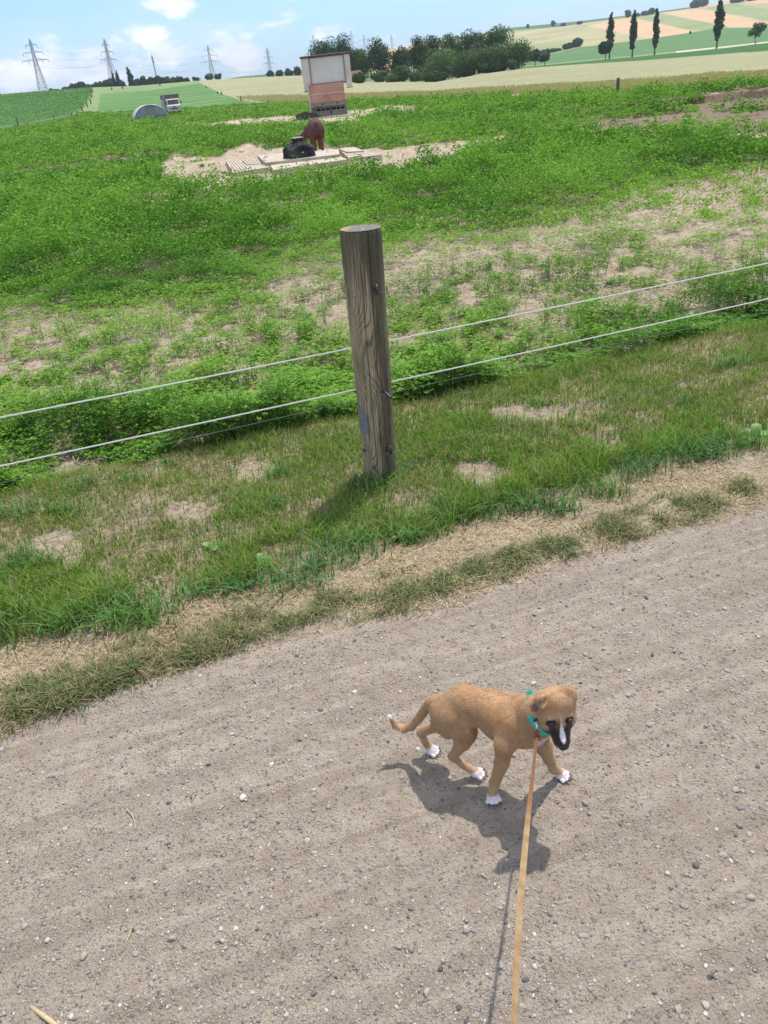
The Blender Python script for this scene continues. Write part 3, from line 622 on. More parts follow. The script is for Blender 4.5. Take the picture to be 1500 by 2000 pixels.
def gravel():
    N = 21000; az = RNG.uniform(-1.0, 1.0, N); d = np.exp(RNG.uniform(math.log(.68), math.log(3.6), N)); X = d*np.sin(az); Y = d*np.cos(az)
    v = xy_v(X, Y); U = X*FD[0]+Y*FD[1]; cl_ = fbm(X*2.4, Y*2.4, 3, 101)
    k = (v < edge_v(U)+np.abs(RNG.normal(0, .22, N))) & (RNG.uniform(0, 1, N) < np.clip(.30+(cl_-.42)*2.6, .12, 1)); X = X[k]; Y = Y[k]; n = len(X)
    s = .0016*np.exp(np.abs(RNG.normal(0, .60, n)))*(.72+.30*np.hypot(X, Y)); s = np.minimum(s, .011)
    z = np.where(xy_v(X, Y) > edge_v(X*FD[0]+Y*FD[1]), verge_z(X, Y), path_z(X, Y))
    o = stonepack(np.stack([X, Y, z+s*.12], -1), s, 'gravel')
    N = 100000; az = RNG.uniform(-1.0, 1.0, N); d = np.exp(RNG.uniform(math.log(.68), math.log(3.4), N)); X = d*np.sin(az); Y = d*np.cos(az); v = xy_v(X, Y); U = X*FD[0]+Y*FD[1]
    cl_ = fbm(X*1.8+9, Y*1.8, 3, 131); k = (v < edge_v(U)+.05) & (RNG.uniform(0, 1, N) < np.clip(.55+(cl_-.45)*2.4, .2, 1)); X = X[k]; Y = Y[k]; n = len(X); s = (.0013*np.exp(np.abs(RNG.normal(0, .40, n))))*(.7+.42*np.hypot(X, Y))
    gc = np.array([(.33, .27, .20), (.27, .22, .165), (.36, .31, .25), (.20, .17, .14), (.42, .37, .30), (.30, .27, .24), (.24, .205, .17)])
    o2 = stonepack(np.stack([X, Y, path_z(X, Y)+s*.1], -1), s, 'grit', LV, LF, gc); tag(o2, 'fine brown grit covering the track', 'grit', kind='stuff')
    tag(o, 'small grey, brown and whitish stones scattered over the track', 'gravel', kind='stuff')
gravel()
# ------------------------------------------------------------------ implicit surfaces (surface nets)
def surface_nets(Fg, org, h):
    ins = Fg < 0; nx, ny, nz = Fg.shape; S = (nx-1, ny-1, nz-1)
    cnr = [(a, b, c) for a in (0, 1) for b in (0, 1) for c in (0, 1)]
    def sl_(A, o): return A[o[0]:o[0]+S[0], o[1]:o[1]+S[1], o[2]:o[2]+S[2]]
    anyi = np.zeros(S, bool); alli = np.ones(S, bool)
    for o in cnr: v = sl_(ins, o); anyi |= v; alli &= v
    mask = anyi & ~alli; I = np.argwhere(mask); idx = -np.ones(S, dtype=np.int64); idx[mask] = np.arange(len(I))
    acc_ = np.zeros((len(I), 3)); cnt = np.zeros(len(I))
    for a in cnr:
        for ax in range(3):
            if a[ax]: continue
            b = list(a); b[ax] = 1
            fa = Fg[I[:, 0]+a[0], I[:, 1]+a[1], I[:, 2]+a[2]]; fb = Fg[I[:, 0]+b[0], I[:, 1]+b[1], I[:, 2]+b[2]]
            k = (fa < 0) != (fb < 0); t = np.where(k, fa/np.where(k, fa-fb, 1), 0); p = np.tile(np.array(a, float), (len(I), 1)); p[:, ax] += t
            acc_[k] += p[k]; cnt[k] += 1
    V = org+h*(I+acc_/cnt[:, None]); Q = []
    for ax in range(3):
        o1, o2 = [(1, 2), (2, 0), (0, 1)][ax]
        A = ins.take(range(0, ins.shape[ax]-1), axis=ax); B = ins.take(range(1, ins.shape[ax]), axis=ax)
        E_ = np.argwhere(A != B); ok = (E_[:, o1] > 0) & (E_[:, o2] > 0) & (E_[:, o1] < S[o1]) & (E_[:, o2] < S[o2]); E_ = E_[ok]
        fl = A[E_[:, 0], E_[:, 1], E_[:, 2]]
        def g(d1, d2):
            c = E_.copy(); c[:, o1] += d1; c[:, o2] += d2; return idx[c[:, 0], c[:, 1], c[:, 2]]
        q = np.stack([g(-1, -1), g(0, -1), g(0, 0), g(-1, 0)], -1); q[~fl] = q[~fl][:, ::-1]; Q.append(q)
    return V, np.concatenate(Q)
def cone_sdf(P, a, b, ra, rb):
    a = np.asarray(a, float); b = np.asarray(b, float); ab = b-a; t = np.clip(((P-a)@ab)/(ab@ab), 0, 1)
    return np.linalg.norm(P-(a+t[..., None]*ab), axis=-1)-(ra+(rb-ra)*t)
def ell_sdf(P, c, r, R=None):
    q = P-np.asarray(c, float)
    if R is not None: q = q@R            # R columns: local axes
    r = np.asarray(r, float); k0 = np.linalg.norm(q/r, axis=-1); k1 = np.linalg.norm(q/(r*r), axis=-1)
    return k0*(k0-1)/np.maximum(k1, 1e-9)
def smin(a, b, k):
    h = np.maximum(k-np.abs(a-b), 0)/k; return np.minimum(a, b)-h*h*k*.25
class SDF:
    """list of primitives blended softly; evaluates on a grid, then gives a mesh"""
    def __init__(s): s.p = []
    def cone(s, a, b, ra, rb, k=.012): s.p.append(('c', a, b, ra, rb, k)); return s
    def chain(s, pts, rs, k=.012):
        for i in range(len(pts)-1): s.cone(pts[i], pts[i+1], rs[i], rs[i+1], k)
        return s
    def ell(s, c, r, R=None, k=.012): s.p.append(('e', c, r, R, k)); return s
    def cut(s, c, r, R=None, k=.01): s.p.append(('x', c, r, R, k)); return s
    def mesh(s, h, lo, hi, smooth=2):
        lo = np.asarray(lo, float); n = np.ceil((np.asarray(hi)-lo)/h).astype(int)+1
        D = np.full(tuple(n), 9.); ax = [lo[i]+h*np.arange(n[i]) for i in range(3)]
        for p in s.p:
            if p[0] == 'c': c = np.stack([p[1], p[2]]); m = max(p[3], p[4])+p[5]+3*h; k = p[5]
            else: c = np.stack([p[1], p[1]]); m = max(p[2])+p[4]+3*h; k = p[4]
            i0 = np.clip(np.floor((c.min(0)-m-lo)/h).astype(int), 0, n-1); i1 = np.clip(np.ceil((c.max(0)+m-lo)/h).astype(int)+1, 1, n)
            if (i1 <= i0).any(): continue
            P = np.stack(np.meshgrid(*[ax[i][i0[i]:i1[i]] for i in range(3)], indexing='ij'), -1)
            d = cone_sdf(P, *p[1:5]) if p[0] == 'c' else ell_sdf(P, p[1], p[2], p[3])
            sl = tuple(slice(i0[i], i1[i]) for i in range(3))
            D[sl] = -smin(-D[sl], d, k) if p[0] == 'x' else smin(D[sl], d, k)
        V, Q = surface_nets(D, lo, h)
        for _ in range(smooth):
            A = np.zeros_like(V); c = np.zeros(len(V))
            for i in range(4):
                a, b = Q[:, i], Q[:, (i+1) % 4]
                for x, y in ((a, b), (b, a)):
                    c += np.bincount(x, minlength=len(V))
                    for j in range(3): A[:, j] += np.bincount(x, weights=V[y, j], minlength=len(V))
            V = V*.4+.6*A/c[:, None]
        return V, Q
def vnormals(V, Q):
    n = np.cross(V[Q[:, 2]]-V[Q[:, 0]], V[Q[:, 3]]-V[Q[:, 1]]); N = np.zeros_like(V)
    for i in range(4):
        for j in range(3): N[:, j] += np.bincount(Q[:, i], weights=n[:, j], minlength=len(V))
    return N/np.maximum(np.linalg.norm(N, axis=1), 1e-12)[:, None]
def basis(z, x=(1, 0, 0)):
    z = np.asarray(z, float); z = z/np.linalg.norm(z); x = np.asarray(x, float); x = x-z*(x@z); x /= np.linalg.norm(x)
    return np.stack([x, np.cross(z, x), z], -1)

# ------------------------------------------------------------------ the puppy
def puppy():
    S = SDF(); P = PY; mpp = .00116
    pel = P(872, 1388, 1.372); loin = P(908, 1371, 1.352); mid = P(945, 1381, 1.334); rib = P(982, 1397, 1.312); sho = P(1015, 1403, 1.288)
    S.chain([pel, loin, mid, rib, sho], [.040, .0365, .0395, .047, .050], .018)
    S.ell(P(1022, 1422, 1.275), (.045, .045, .045), k=.02)
    S.ell(P(985, 1410, 1.305), (.055, .045, .048), basis((0, 0, 1), (.86, -.5, 0)), k=.02)
    # neck and head
    nk = P(1045, 1392, 1.25); sk = P(1084, 1383, 1.205)
    S.chain([sho+np.array([.008, 0, .008]), nk, sk], [.042, .033, .031], .014)
    S.chain([P(1040, 1425, 1.262), P(1066, 1408, 1.222)], [.034, .025], .016)
    hd = P(1098, 1452, 1.158)-sk; hd /= np.linalg.norm(hd); HB = basis(hd, Rv)
    S.ell(sk, (.0430, .038, .043), HB, k=.01)
    S.ell(P(1087, 1370, 1.205), (.040, .037, .033), HB, k=.008)
    up_ = HB[:, 1] if (HB[:, 1]@np.array([0, -1, .3])) > 0 else -HB[:, 1]
    rt = HB[:, 0] if HB[:, 0]@Rv > 0 else -HB[:, 0]
    # muzzle
    m0 = P(1090, 1412, 1.19); m1 = P(1097, 1444, 1.165)
    S.cone(m0, m1, .0270, .0185, .012)
    S.cone(m0+up_*.002, m1+up_*.004, .019, .0125, .006)
    S.ell(m1-up_*.004+hd*.002, (.0155, .013, .011), HB, k=.006)
    for sgn in (-1, 1):     # cheeks and brows
        S.ell(sk+rt*.023*sgn+hd*.020-up_*.004, (.019, .019, .022), HB, k=.01)
        S.ell(sk+rt*.0185*sgn+hd*.018+up_*.0235, (.0095, .007, .007), HB, k=.007)
    S.cut(sk+rt*.020+hd*.029+up_*.030, (.008, .006, .006), HB, .006); S.cut(sk-rt*.020+hd*.029+up_*.030, (.008, .006, .006), HB, .006)
    # ears: folded flaps
    e0 = P(1058, 1358, 1.205); e1 = P(1043, 1371, 1.19); e2 = P(1040, 1388, 1.182)
    S.ell((e0*.6+e1*.4), (.022, .009, .017), basis(e1-e0, up_), k=.006)
    S.ell(P(1044, 1367, 1.198), (.016, .012, .008), basis((.2, -.5, .8), (1, .2, 0)), k=.005)
    ea = basis(P(1036, 1391, 1.18)-P(1052, 1372, 1.19), up_)
    S.ell(P(1038, 1382, 1.183), (.0045, .014, .019), ea, k=.004)
    S.ell(P(1055, 1376, 1.185), (.004, .010, .012), basis(P(1062, 1380, 1.18)-P(1050, 1372, 1.19), up_), k=.004)
    S.cut(P(1047, 1382, 1.172), (.009, .009, .006), basis((.1, -.8, .4)), .004)
    S.ell(P(1107, 1351, 1.203), (.018, .011, .012), HB, k=.006)
    S.ell(P(1117, 1358, 1.195), (.0055, .012, .017), basis(P(1119, 1370, 1.19)-P(1110, 1350, 1.20), up_), k=.004)
    # legs --------------------------------------------------
    def gnd(px, py): return G(px, py, .006)
    hrh = P(885, 1400, 1.338); hrk = P(911, 1434, 1.318); hrm = P(903, 1449, 1.325); hrc = P(884, 1477, 1.342)
    S.ell(P(886, 1405, 1.345), (.034, .024, .042), basis(hrk-hrh, (.86, -.5, 0)), k=.018)
    S.chain([hrh, P(906, 1427, 1.322), hrk], [.034, .0285, .0205], .016); S.chain([hrk, hrm, P(893, 1466, 1.335), hrc], [.0195, .0185, .0115, .0098], .008)
    pw = gnd(928, 1512); pw[2] = .013
    S.chain([hrc, P(903, 1493, 1.336), pw], [.0098, .0085, .0105], .006)
    hlh = P(868, 1400, 1.395); hlk = P(875, 1425, 1.385); hlc = P(822, 1430, 1.425); pl = gnd(840, 1467); pl[2] = .013
    S.chain([hlh, hlk], [.034, .019], .014); S.chain([hlk, P(852, 1418, 1.405), hlc], [.019, .0125, .0098], .008); S.chain([hlc, P(830, 1448, 1.42), pl], [.0100, .0082, .0105], .006)
    frs = P(1003, 1415, 1.262); fre = P(987, 1453, 1.243); frw = P(966, 1530, 1.262); pf = gnd(962, 1556); pf[2] = .013
    S.ell(P(1002, 1422, 1.262), (.026, .022, .038), basis(fre-frs, (.86, -.5, 0)), k=.016)
    S.chain([frs, fre], [.030, .0225], .014); S.chain([fre, P(980, 1490, 1.25), frw, pf], [.0225, .0155, .0115, .0115], .008)
    fls = P(1050, 1432, 1.275); fle = P(1062, 1458, 1.282); flw = P(1081, 1500, 1.29); pq = gnd(1093, 1514); pq[2] = .013
    S.chain([fls, fle, P(1072, 1480, 1.287), flw, pq], [.026, .0185, .0125, .0105, .011], .009)
    # tail
    tp = [P(846, 1370, 1.388), P(835, 1380, 1.40), P(818, 1402, 1.412), P(804, 1418, 1.42), P(788, 1424, 1.425), P(771, 1417, 1.43), P(760, 1398, 1.43)]
    S.chain(tp, [.0155, .0122, .0102, .0090, .0072, .0058, .0034], .006)
    # paws with toes
    toes = []
    for c, q in ((pw, G(947, 1516)), (pl, G(860, 1474)), (pf, G(966, 1572)), (pq, G(1115, 1526))):
        d = np.array(q)-c; d[2] = 0; d /= np.linalg.norm(d); sd = np.array([-d[1], d[0], 0])
        S.ell(c+d*.004-[0, 0, .002], (.0135, .014, .0105), basis((0, 0, 1), d), k=.006)
        for j, o in enumerate((-1.5, -.5, .5, 1.5)):
            ln = .019 if abs(o) < 1 else .014
            a = c+sd*o*.0062+d*.006; a[2] = .011; b = c+sd*o*.0094+d*ln; b[2] = .0065
            S.chain([a, b], [.0054, .0052], .0006); toes.append((b+d*.005, d))
    V, Q = S.mesh(.0021, (-.07, 1.10, -.005), (.42, 1.48, .42), 2)
    N = vnormals(V, Q)
    px, py, w = projv(V)
    tan = np.array([.48, .29, .15]); col = np.tile(tan, (len(V), 1))
    bl = np.array([.018, .016, .017]); wh = np.array([.78, .72, .70]); light = np.array([.56, .36, .20]); red = np.array([.44, .22, .085])
    n1_ = fbm(V[:, 0]*70+V[:, 2]*30, V[:, 1]*70+V[:, 2]*40, 3, 5)
    def mixc(mask, c, s=1.0):
        nonlocal col
        mk = np.clip(mask*s, 0, 1)[:, None]; col = col*(1-mk)+np.asarray(c)*mk
    back = np.clip((V[:, 2]-.20)/.07, 0, 1)*(V[:, 1] > 1.24)
    mixc(back, (.50, .285, .135), .6)
    mixc(np.clip((.16-V[:, 2])/.08, 0, 1), light, .55)
    mixc(np.clip(1-np.hypot((px-975)/45, (py-1408)/26), 0, 1)*1.3, red, .55)      # ruddy flank
    dist = lambda c: np.linalg.norm(V-np.asarray(c), axis=1)
    jit = (n1_-.5)*.010
    hdist = np.minimum(dist(sk), dist(m0))
    ishead = (V-sk)@hd
    onhead = (dist(m0) < .06) | (dist(sk) < .05)
    mixc(np.clip(1-np.hypot((px-1086)/26, (py-1375)/26), 0, 1)*onhead, (.44, .24, .10), .8)
    # white throat, chest and belly line
    mixc(((dist(P(1060, 1441, 1.235)) < .024+jit) & (N[:, 2] < .25)).astype(float), wh, .9)
    mixc(np.clip((-N[:, 2]-.55)*4, 0, 1)*(V[:, 2] > .12)*(px > 990), (.75, .62, .52), .8)
    # dark muzzle
    mu = cone_sdf(V, m0+hd*.012, m1+hd*.004, .034, .03); mixc(np.clip((.0-mu+jit*.6)*150, 0, 1)*onhead*(ishead > .026+jit), bl, .97)
    mixc(np.clip(1.25-np.hypot((px-1090)/8, (py-1417)/13)+jit*20, 0, 1)*onhead, bl, .8)
    for sgn in (-1, 1):
        ec = sk+rt*.0205*sgn+hd*.027+up_*.030
        dd = V-ec; e_ = np.sqrt((dd@rt/.0125)**2+(dd@hd/.0085)**2+(dd@up_/.02)**2); mixc(np.clip((1.12-e_)*3, 0, 1), bl*.6, .97)  # black eye patches, painted deeper than the fur for eyes in shade
        dd = V-(sk+rt*.0185*sgn+hd*.0155+up_*.027); e_ = np.linalg.norm(dd, axis=1); mixc(np.clip((.008-e_)*300, 0, 1), (.58, .40, .26), .8)
    for sgn in (-1, 1):
        mixc(np.clip((.0085-cone_sdf(V, sk+rt*.0205*sgn+hd*.030+up_*.028, m0+rt*.016*sgn+hd*.014+up_*.016, .001, .001)+jit*.3)*400, 0, 1)*onhead, bl, .9)
    # white blaze along the muzzle
    dd = V-sk; lx = dd@rt-.001; lh = dd@hd; top = dd@up_ > .004
    wb = np.interp(lh, [.016, .028, .044, .056, .066, .074], [.0004, .0011, .0052, .0072, .0060, .001])
    mixc(np.clip((wb-np.abs(lx)+jit*.15)*700, 0, 1)*top*(lh > .016)*(lh < .074), wh, 1.0)
    # inside of the ear
    mixc(np.clip((.012-dist(P(1047, 1383, 1.176)))*250, 0, 1), (.10, .055, .045), .9)
    mixc(np.clip((.007-dist(P(1052, 1378, 1.178)))*300, 0, 1), (.45, .28, .22), .7)
    mixc(np.clip((.008-dist(P(1117, 1362, 1.19)))*300, 0, 1), (.5, .33, .27), .7)
    # paws
    for c, hgt in ((pw, .0215), (pl, .0265), (pf, .0205), (pq, .025)):
        h_ = np.hypot(V[:, 0]-c[0], V[:, 1]-c[1])
        mixc(((h_ < .036) & (V[:, 2] < hgt+jit*.6)).astype(float), wh, .97)
        mixc(((h_ < .04) & (V[:, 2] < .006)).astype(float), (.35, .25, .22), .6)
    mixc(np.clip(1-dist(P(843, 1410, 1.40))/.03, 0, 1), (.55, .36, .28), .7)
    # tail: dark ring and white tip
    mixc(np.clip((.0105-dist(P(815, 1405, 1.413)))*350, 0, 1), (.06, .04, .03), .8)
    mixc((dist(P(759, 1396, 1.43)) < .0125+jit*.5).astype(float), (.9, .86, .82), .95)
    col = col*(.9+.2*n1_)[:, None]
    root = thing('puppy', 'tan short-haired puppy with black muzzle and white paws walking on the gravel track', 'dog', (.17, 1.32, 0))
    Mf, t, b = newmat('short_fur')
    a = t.new('ShaderNodeAttribute', attribute_name='Col').outputs['Color']; ob = t.new('ShaderNodeTexCoord').outputs['Object']
    n = t.noise(t.vm('MULTIPLY', ob, (60, 110, 200)).outputs[0], 3, 5, .65, .4)
    t.l.new(t.mix(1.0, a, t.ramp(n, [(.3, .82), (.7, 1.15)]), 'MULTIPLY'), b.inputs['Base Color']); b.inputs['Roughness'].default_value = .75
    b.inputs['Specular IOR Level'].default_value = .25; b.inputs['Sheen Weight'].default_value = .25; b.inputs['Sheen Tint'].default_value = (1, .85, .7, 1)
    bp = t.new('ShaderNodeBump', {'Height': n, 'Strength': .35, 'Distance': .0015}); t.l.new(bp.outputs[0], b.inputs['Normal'])
    L0 = np.array(root.location)
    o = mesh_np('body', V-L0, Q, Mf, root, col=col, smooth=True)
    # coat: short hairs as fine slivers following the body towards the tail
    m = 120000; fi = RNG.integers(0, len(Q), m); ww = RNG.dirichlet([1, 1, 1, 1], m)
    hp_ = (V[Q[fi]]*ww[..., None]).sum(1); hn = (N[Q[fi]]*ww[..., None]).sum(1); hc = col[Q[fi, 0]]
    k = (hp_[:, 2] > .012); hp_, hn, hc = hp_[k], hn[k], hc[k]; m = len(hp_)
    onh = (np.linalg.norm(hp_-sk, axis=1) < .055) | (np.linalg.norm(hp_-m0, axis=1) < .05) | (np.linalg.norm(hp_-m1, axis=1) < .03)
    fl = np.where(onh[:, None], -hd, np.where((hp_[:, 2] < .15)[:, None], np.array([0, 0, -1.]), np.array([-.8, .35, -.45])))
    fl = fl+RNG.normal(0, .22, (m, 3)); fl -= hn*np.sum(fl*hn, 1)[:, None]; fl /= np.linalg.norm(fl, axis=1)[:, None]
    hcl = fbm(hp_[:, 0]*45+hp_[:, 2]*25, hp_[:, 1]*45-hp_[:, 2]*45, 2, 66); hl = np.where(onh, .0030, .0068)*RNG.uniform(.6, 1.2, m)*(.6+.9*hcl)*np.where(hp_[:, 2] < .06, .7, 1); sd = np.cross(fl, hn)*.00042
    tip = hp_+fl*hl[:, None]+hn*(hl*(.12+.30*hcl))[:, None]
    HV = np.stack([hp_-sd-hn*.0004, hp_+sd-hn*.0004, tip], 1).reshape(-1, 3)-L0
    hc = hc*RNG.uniform(.66, 1.14, (m, 1))*(.82+.36*hcl)[:, None]
    mesh_np('coat', HV, np.arange(3*m).reshape(-1, 3), Mf, root, col=np.repeat(hc, 3, 0))
    black = pmat('wet_black', (.006, .006, .006), (.012, .011, .011), 60, .42, .2, 400, spec=.6)
    claw = pmat('claw', (.05, .035, .03), (.12, .08, .07), 80, .4)
    nb = SDF(); nc = m1+hd*.0135+up_*.0065-L0
    nb.ell(nc, (.0115, .0075, .0085), HB, k=.003); nb.ell(nc-up_*.006+hd*.001, (.006, .007, .006), HB, k=.004)
    nb.cut(nc+rt*.0065+hd*.007+up_*.003, (.003, .0022, .003), HB, .001); nb.cut(nc-rt*.0065+hd*.007+up_*.003, (.003, .0022, .003), HB, .001)
    v, q = nb.mesh(.0011, nc-.02, nc+.02, 1); mesh_np('nose', v, q, black, root, smooth=True)
    for sgn in (-1, 1):
        ec = sk+rt*.0195*sgn+hd*.0285+up_*.0295-L0; ec = ec-up_*.0022; e = SDF().ell(ec, (.0062, .0046, .0056), HB, k=.002)
        v, q = e.mesh(.001, ec-.012, ec+.012, 1); mesh_np('eye', v, q, black, root, smooth=True)
    for c, d in toes:
        mb = MB(); c = c-L0; mb.tube([c+[0, 0, .001], c+d*.0035+[0, 0, -.0008], c+d*.006+[0, 0, -.0045]], [.0018, .0014, .0004], 6); mb.build('claw', claw, root, smooth=True)
    # collar: ring round the neck behind the ears, its end standing up
    cc = P(1053, 1392, 1.236); ax_ = P(1082, 1382, 1.222)-P(1020, 1404, 1.252); ax_ /= np.linalg.norm(ax_); CB = basis(ax_, up_)
    Mteal = pmat('teal_webbing', (.015, .42, .30), (.04, .55, .42), 150, .6, .4, 900)
    return root, dict(cc=cc, CB=CB, up=up_, rt=rt, hd=hd, sk=sk, teal=Mteal, V=V)
DOG, DG = puppy()
def collar_and_leash():
    cc, CB = DG['cc'], DG['CB']; a0 = PY(1030, 1351, 1.262); a1 = PY(1040, 1372, 1.215)
    # ring fitted to the neck: for each angle find neck surface radius
    V = DG['V']-cc; x = V@CB[:, 0]; y = V@CB[:, 1]; z = V@CB[:, 2]; r = np.hypot(x, y); a = np.arctan2(y, x); n = 48; Rr = []
    for k in range(n):
        t = 2*math.pi*k/n-math.pi; da = np.abs((a-t+math.pi) % (2*math.pi)-math.pi); m = (da < .12) & (np.abs(z) < .006) & (r < .075)
        Rr.append(np.percentile(r[m], 80) if m.any() else .04)
    Rr = np.clip(np.array(Rr), .03, .056); Rr = np.convolve(np.concatenate([Rr[-3:], Rr, Rr[:3]]), np.ones(7)/7, 'valid')+.002
    col = thing('dog_collar', 'turquoise webbing collar around the puppy\'s neck', 'collar', tuple(cc))
    VV = []; w = .0078
    for k in range(n):
        t = 2*math.pi*k/n-math.pi; e = CB[:, 0]*math.cos(t)+CB[:, 1]*math.sin(t)
        for (dr, dz) in ((0, -w), (.0016, -w), (.0016, w), (0, w)): VV.append(e*(Rr[k]+dr)+CB[:, 2]*dz)
    F_ = [(4*k+j, 4*k+(j+1) % 4, 4*((k+1) % n)+(j+1) % 4, 4*((k+1) % n)+j) for k in range(n) for j in range(4)]
    MB().add(VV, F_).build('strap', DG['teal'], col)
    # strap end that sticks up behind the ear
    p0 = PY(1027, 1351, 1.235)-cc; p1 = PY(1038, 1347, 1.232)-cc; p2 = PY(1043, 1360, 1.218)-cc; p3 = PY(1034, 1374, 1.218)-cc
    nn = np.cross(p1-p0, p3-p0); nn = nn/np.linalg.norm(nn)*.0009; b = MB()
    b.add([p0-nn, p1-nn, p2-nn, p3-nn, p0+nn, p1+nn, p2+nn, p3+nn], [(3, 2, 1, 0), (4, 5, 6, 7), (0, 1, 5, 4), (1, 2, 6, 5), (2, 3, 7, 6), (3, 0, 4, 7)]); b.build('strap_end', DG['teal'], col)
    steel = pmat('bright_steel', (.6, .6, .62), (.75, .75, .76), 50, .22, metal=1.0); blk = pmat('buckle_black', (.012, .012, .013), (.03, .03, .03), 60, .4)
    bp = PY(1048, 1405, 1.192)-cc
    b = MB(); b.box(-.006, .006, -.003, .003, -.005, .005, Matrix(basis(CB[:, 2], DG['up']).tolist())); b.v = [tuple(np.array(v)+bp) for v in b.v]; b.build('buckle', blk, col, .001)
    ring_c = PY(1048, 1413, 1.186)
    def ring(c, r, tr, B_): return [c+B_[:, 0]*r*math.cos(t)+B_[:, 1]*r*math.sin(t) for t in np.linspace(0, 2*math.pi, 17)]
    MB().tube(ring(ring_c-cc, .0055, .001, basis((.3, -.8, -.3))), .0011, 6, False).build('ring', steel, col, smooth=True)
    # leash
    lz = PY(1048, 1432, 1.172)
    lo = thing('leash', 'tan leather leash running from the puppy\'s collar down out of the picture', 'leash', tuple(lz))
    leather = pmat('leather', (.25, .155, .075), (.37, .245, .12), 22, .7, .5, 350, stretch=(3, 1, 1), c3=(.46, .33, .17), spec=.2)
    nt = leather.node_tree; tt_ = NT(nt); bs = nt.nodes['Principled BSDF']; old = bs.inputs['Base Color'].links[0].from_socket; oz = tt_.new('ShaderNodeSeparateXYZ', {0: tt_.new('ShaderNodeTexCoord').outputs['Object']}).outputs[2]
    nt.links.new(tt_.mix(tt_.ramp(oz, [(.08, 1.0), (.17, 0.0)]), old, (.25, .12, .055)), bs.inputs['Base Color'])
    red = pmat('leather_red', (.25, .08, .04), (.42, .17, .08), 60, .6, .4, 400)
    b = MB(); b.tube([PY(1048, 1411, 1.183)-lz, PY(1049, 1418, 1.178)-lz, PY(1047, 1424, 1.175)-lz, PY(1048, 1428, 1.174)-lz], [.0022, .003, .0022, .003], 8); b.build('snap_hook', steel, lo, smooth=True)
    b = MB(); k0 = PY(1048, 1428, 1.172)-lz
    for q, (px_, py_, dx) in enumerate([(1045, 1428, 0), (1052, 1432, 0), (1045, 1436, 0), (1051, 1441, 0)]):
        b.tube([PY(px_-3, py_-3, 1.17)-lz, PY(px_, py_, 1.163)-lz, PY(px_+3, py_+4, 1.168)-lz], [.0028, .0034, .0028], 6)
    b.tube([PY(1052, 1428, 1.17)-lz, PY(1055, 1436, 1.168)-lz, PY(1050, 1444, 1.168)-lz], .002, 6)
    b.build('knot', red, lo, smooth=True)
    pts = [PY(1048, 1438, 1.165), PY(1040, 1520, 1.01), PY(1032, 1590, .87), PY(1022, 1690, .71), PY(1015, 1780, .59), PY(1009, 1880, .49), PY(1004, 2000, .395), PY(999, 2140, .31), PY(996, 2300, .24)]
    wid = [.0030, .0033, .0043, .0046, .0041, .0037, .0031, .0028, .0026]; tw = [0.6, .8, 1.05, 1.4, 1.2, 1.35, 1.1, 1, 1]
    # smooth the ribbon
    ts = np.linspace(0, len(pts)-1, 60); PA = np.array(pts); pp = np.stack([np.interp(ts, range(len(pts)), PA[:, i]) for i in range(3)], -1)
    for _ in range(3): pp[1:-1] = .5*pp[1:-1]+.25*(pp[2:]+pp[:-2])
    wi = np.interp(ts, range(len(pts)), wid); tt = np.interp(ts, range(len(pts)), tw); V_ = []
    for i in range(60):
        d = pp[min(i+1, 59)]-pp[max(i-1, 0)]; d /= np.linalg.norm(d); s0 = np.cross(d, [0, 0, 1.]); s0 /= np.linalg.norm(s0); s1 = np.cross(s0, d)
        a_ = (tt[i]-1.25)*1.1; sd = s0*math.cos(a_)+s1*math.sin(a_); up2 = np.cross(d, sd)*.0009
        for q in (-sd*wi[i]-up2, sd*wi[i]-up2, sd*wi[i]+up2, -sd*wi[i]+up2): V_.append(pp[i]+q-lz)
    F_ = [(4*k+j, 4*k+(j+1) % 4, 4*(k+1)+(j+1) % 4, 4*(k+1)+j) for k in range(59) for j in range(4)]+[(0, 1, 2, 3), (239, 238, 237, 236)]
    MB().add(V_, F_).build('strap', leather, lo)
collar_and_leash()
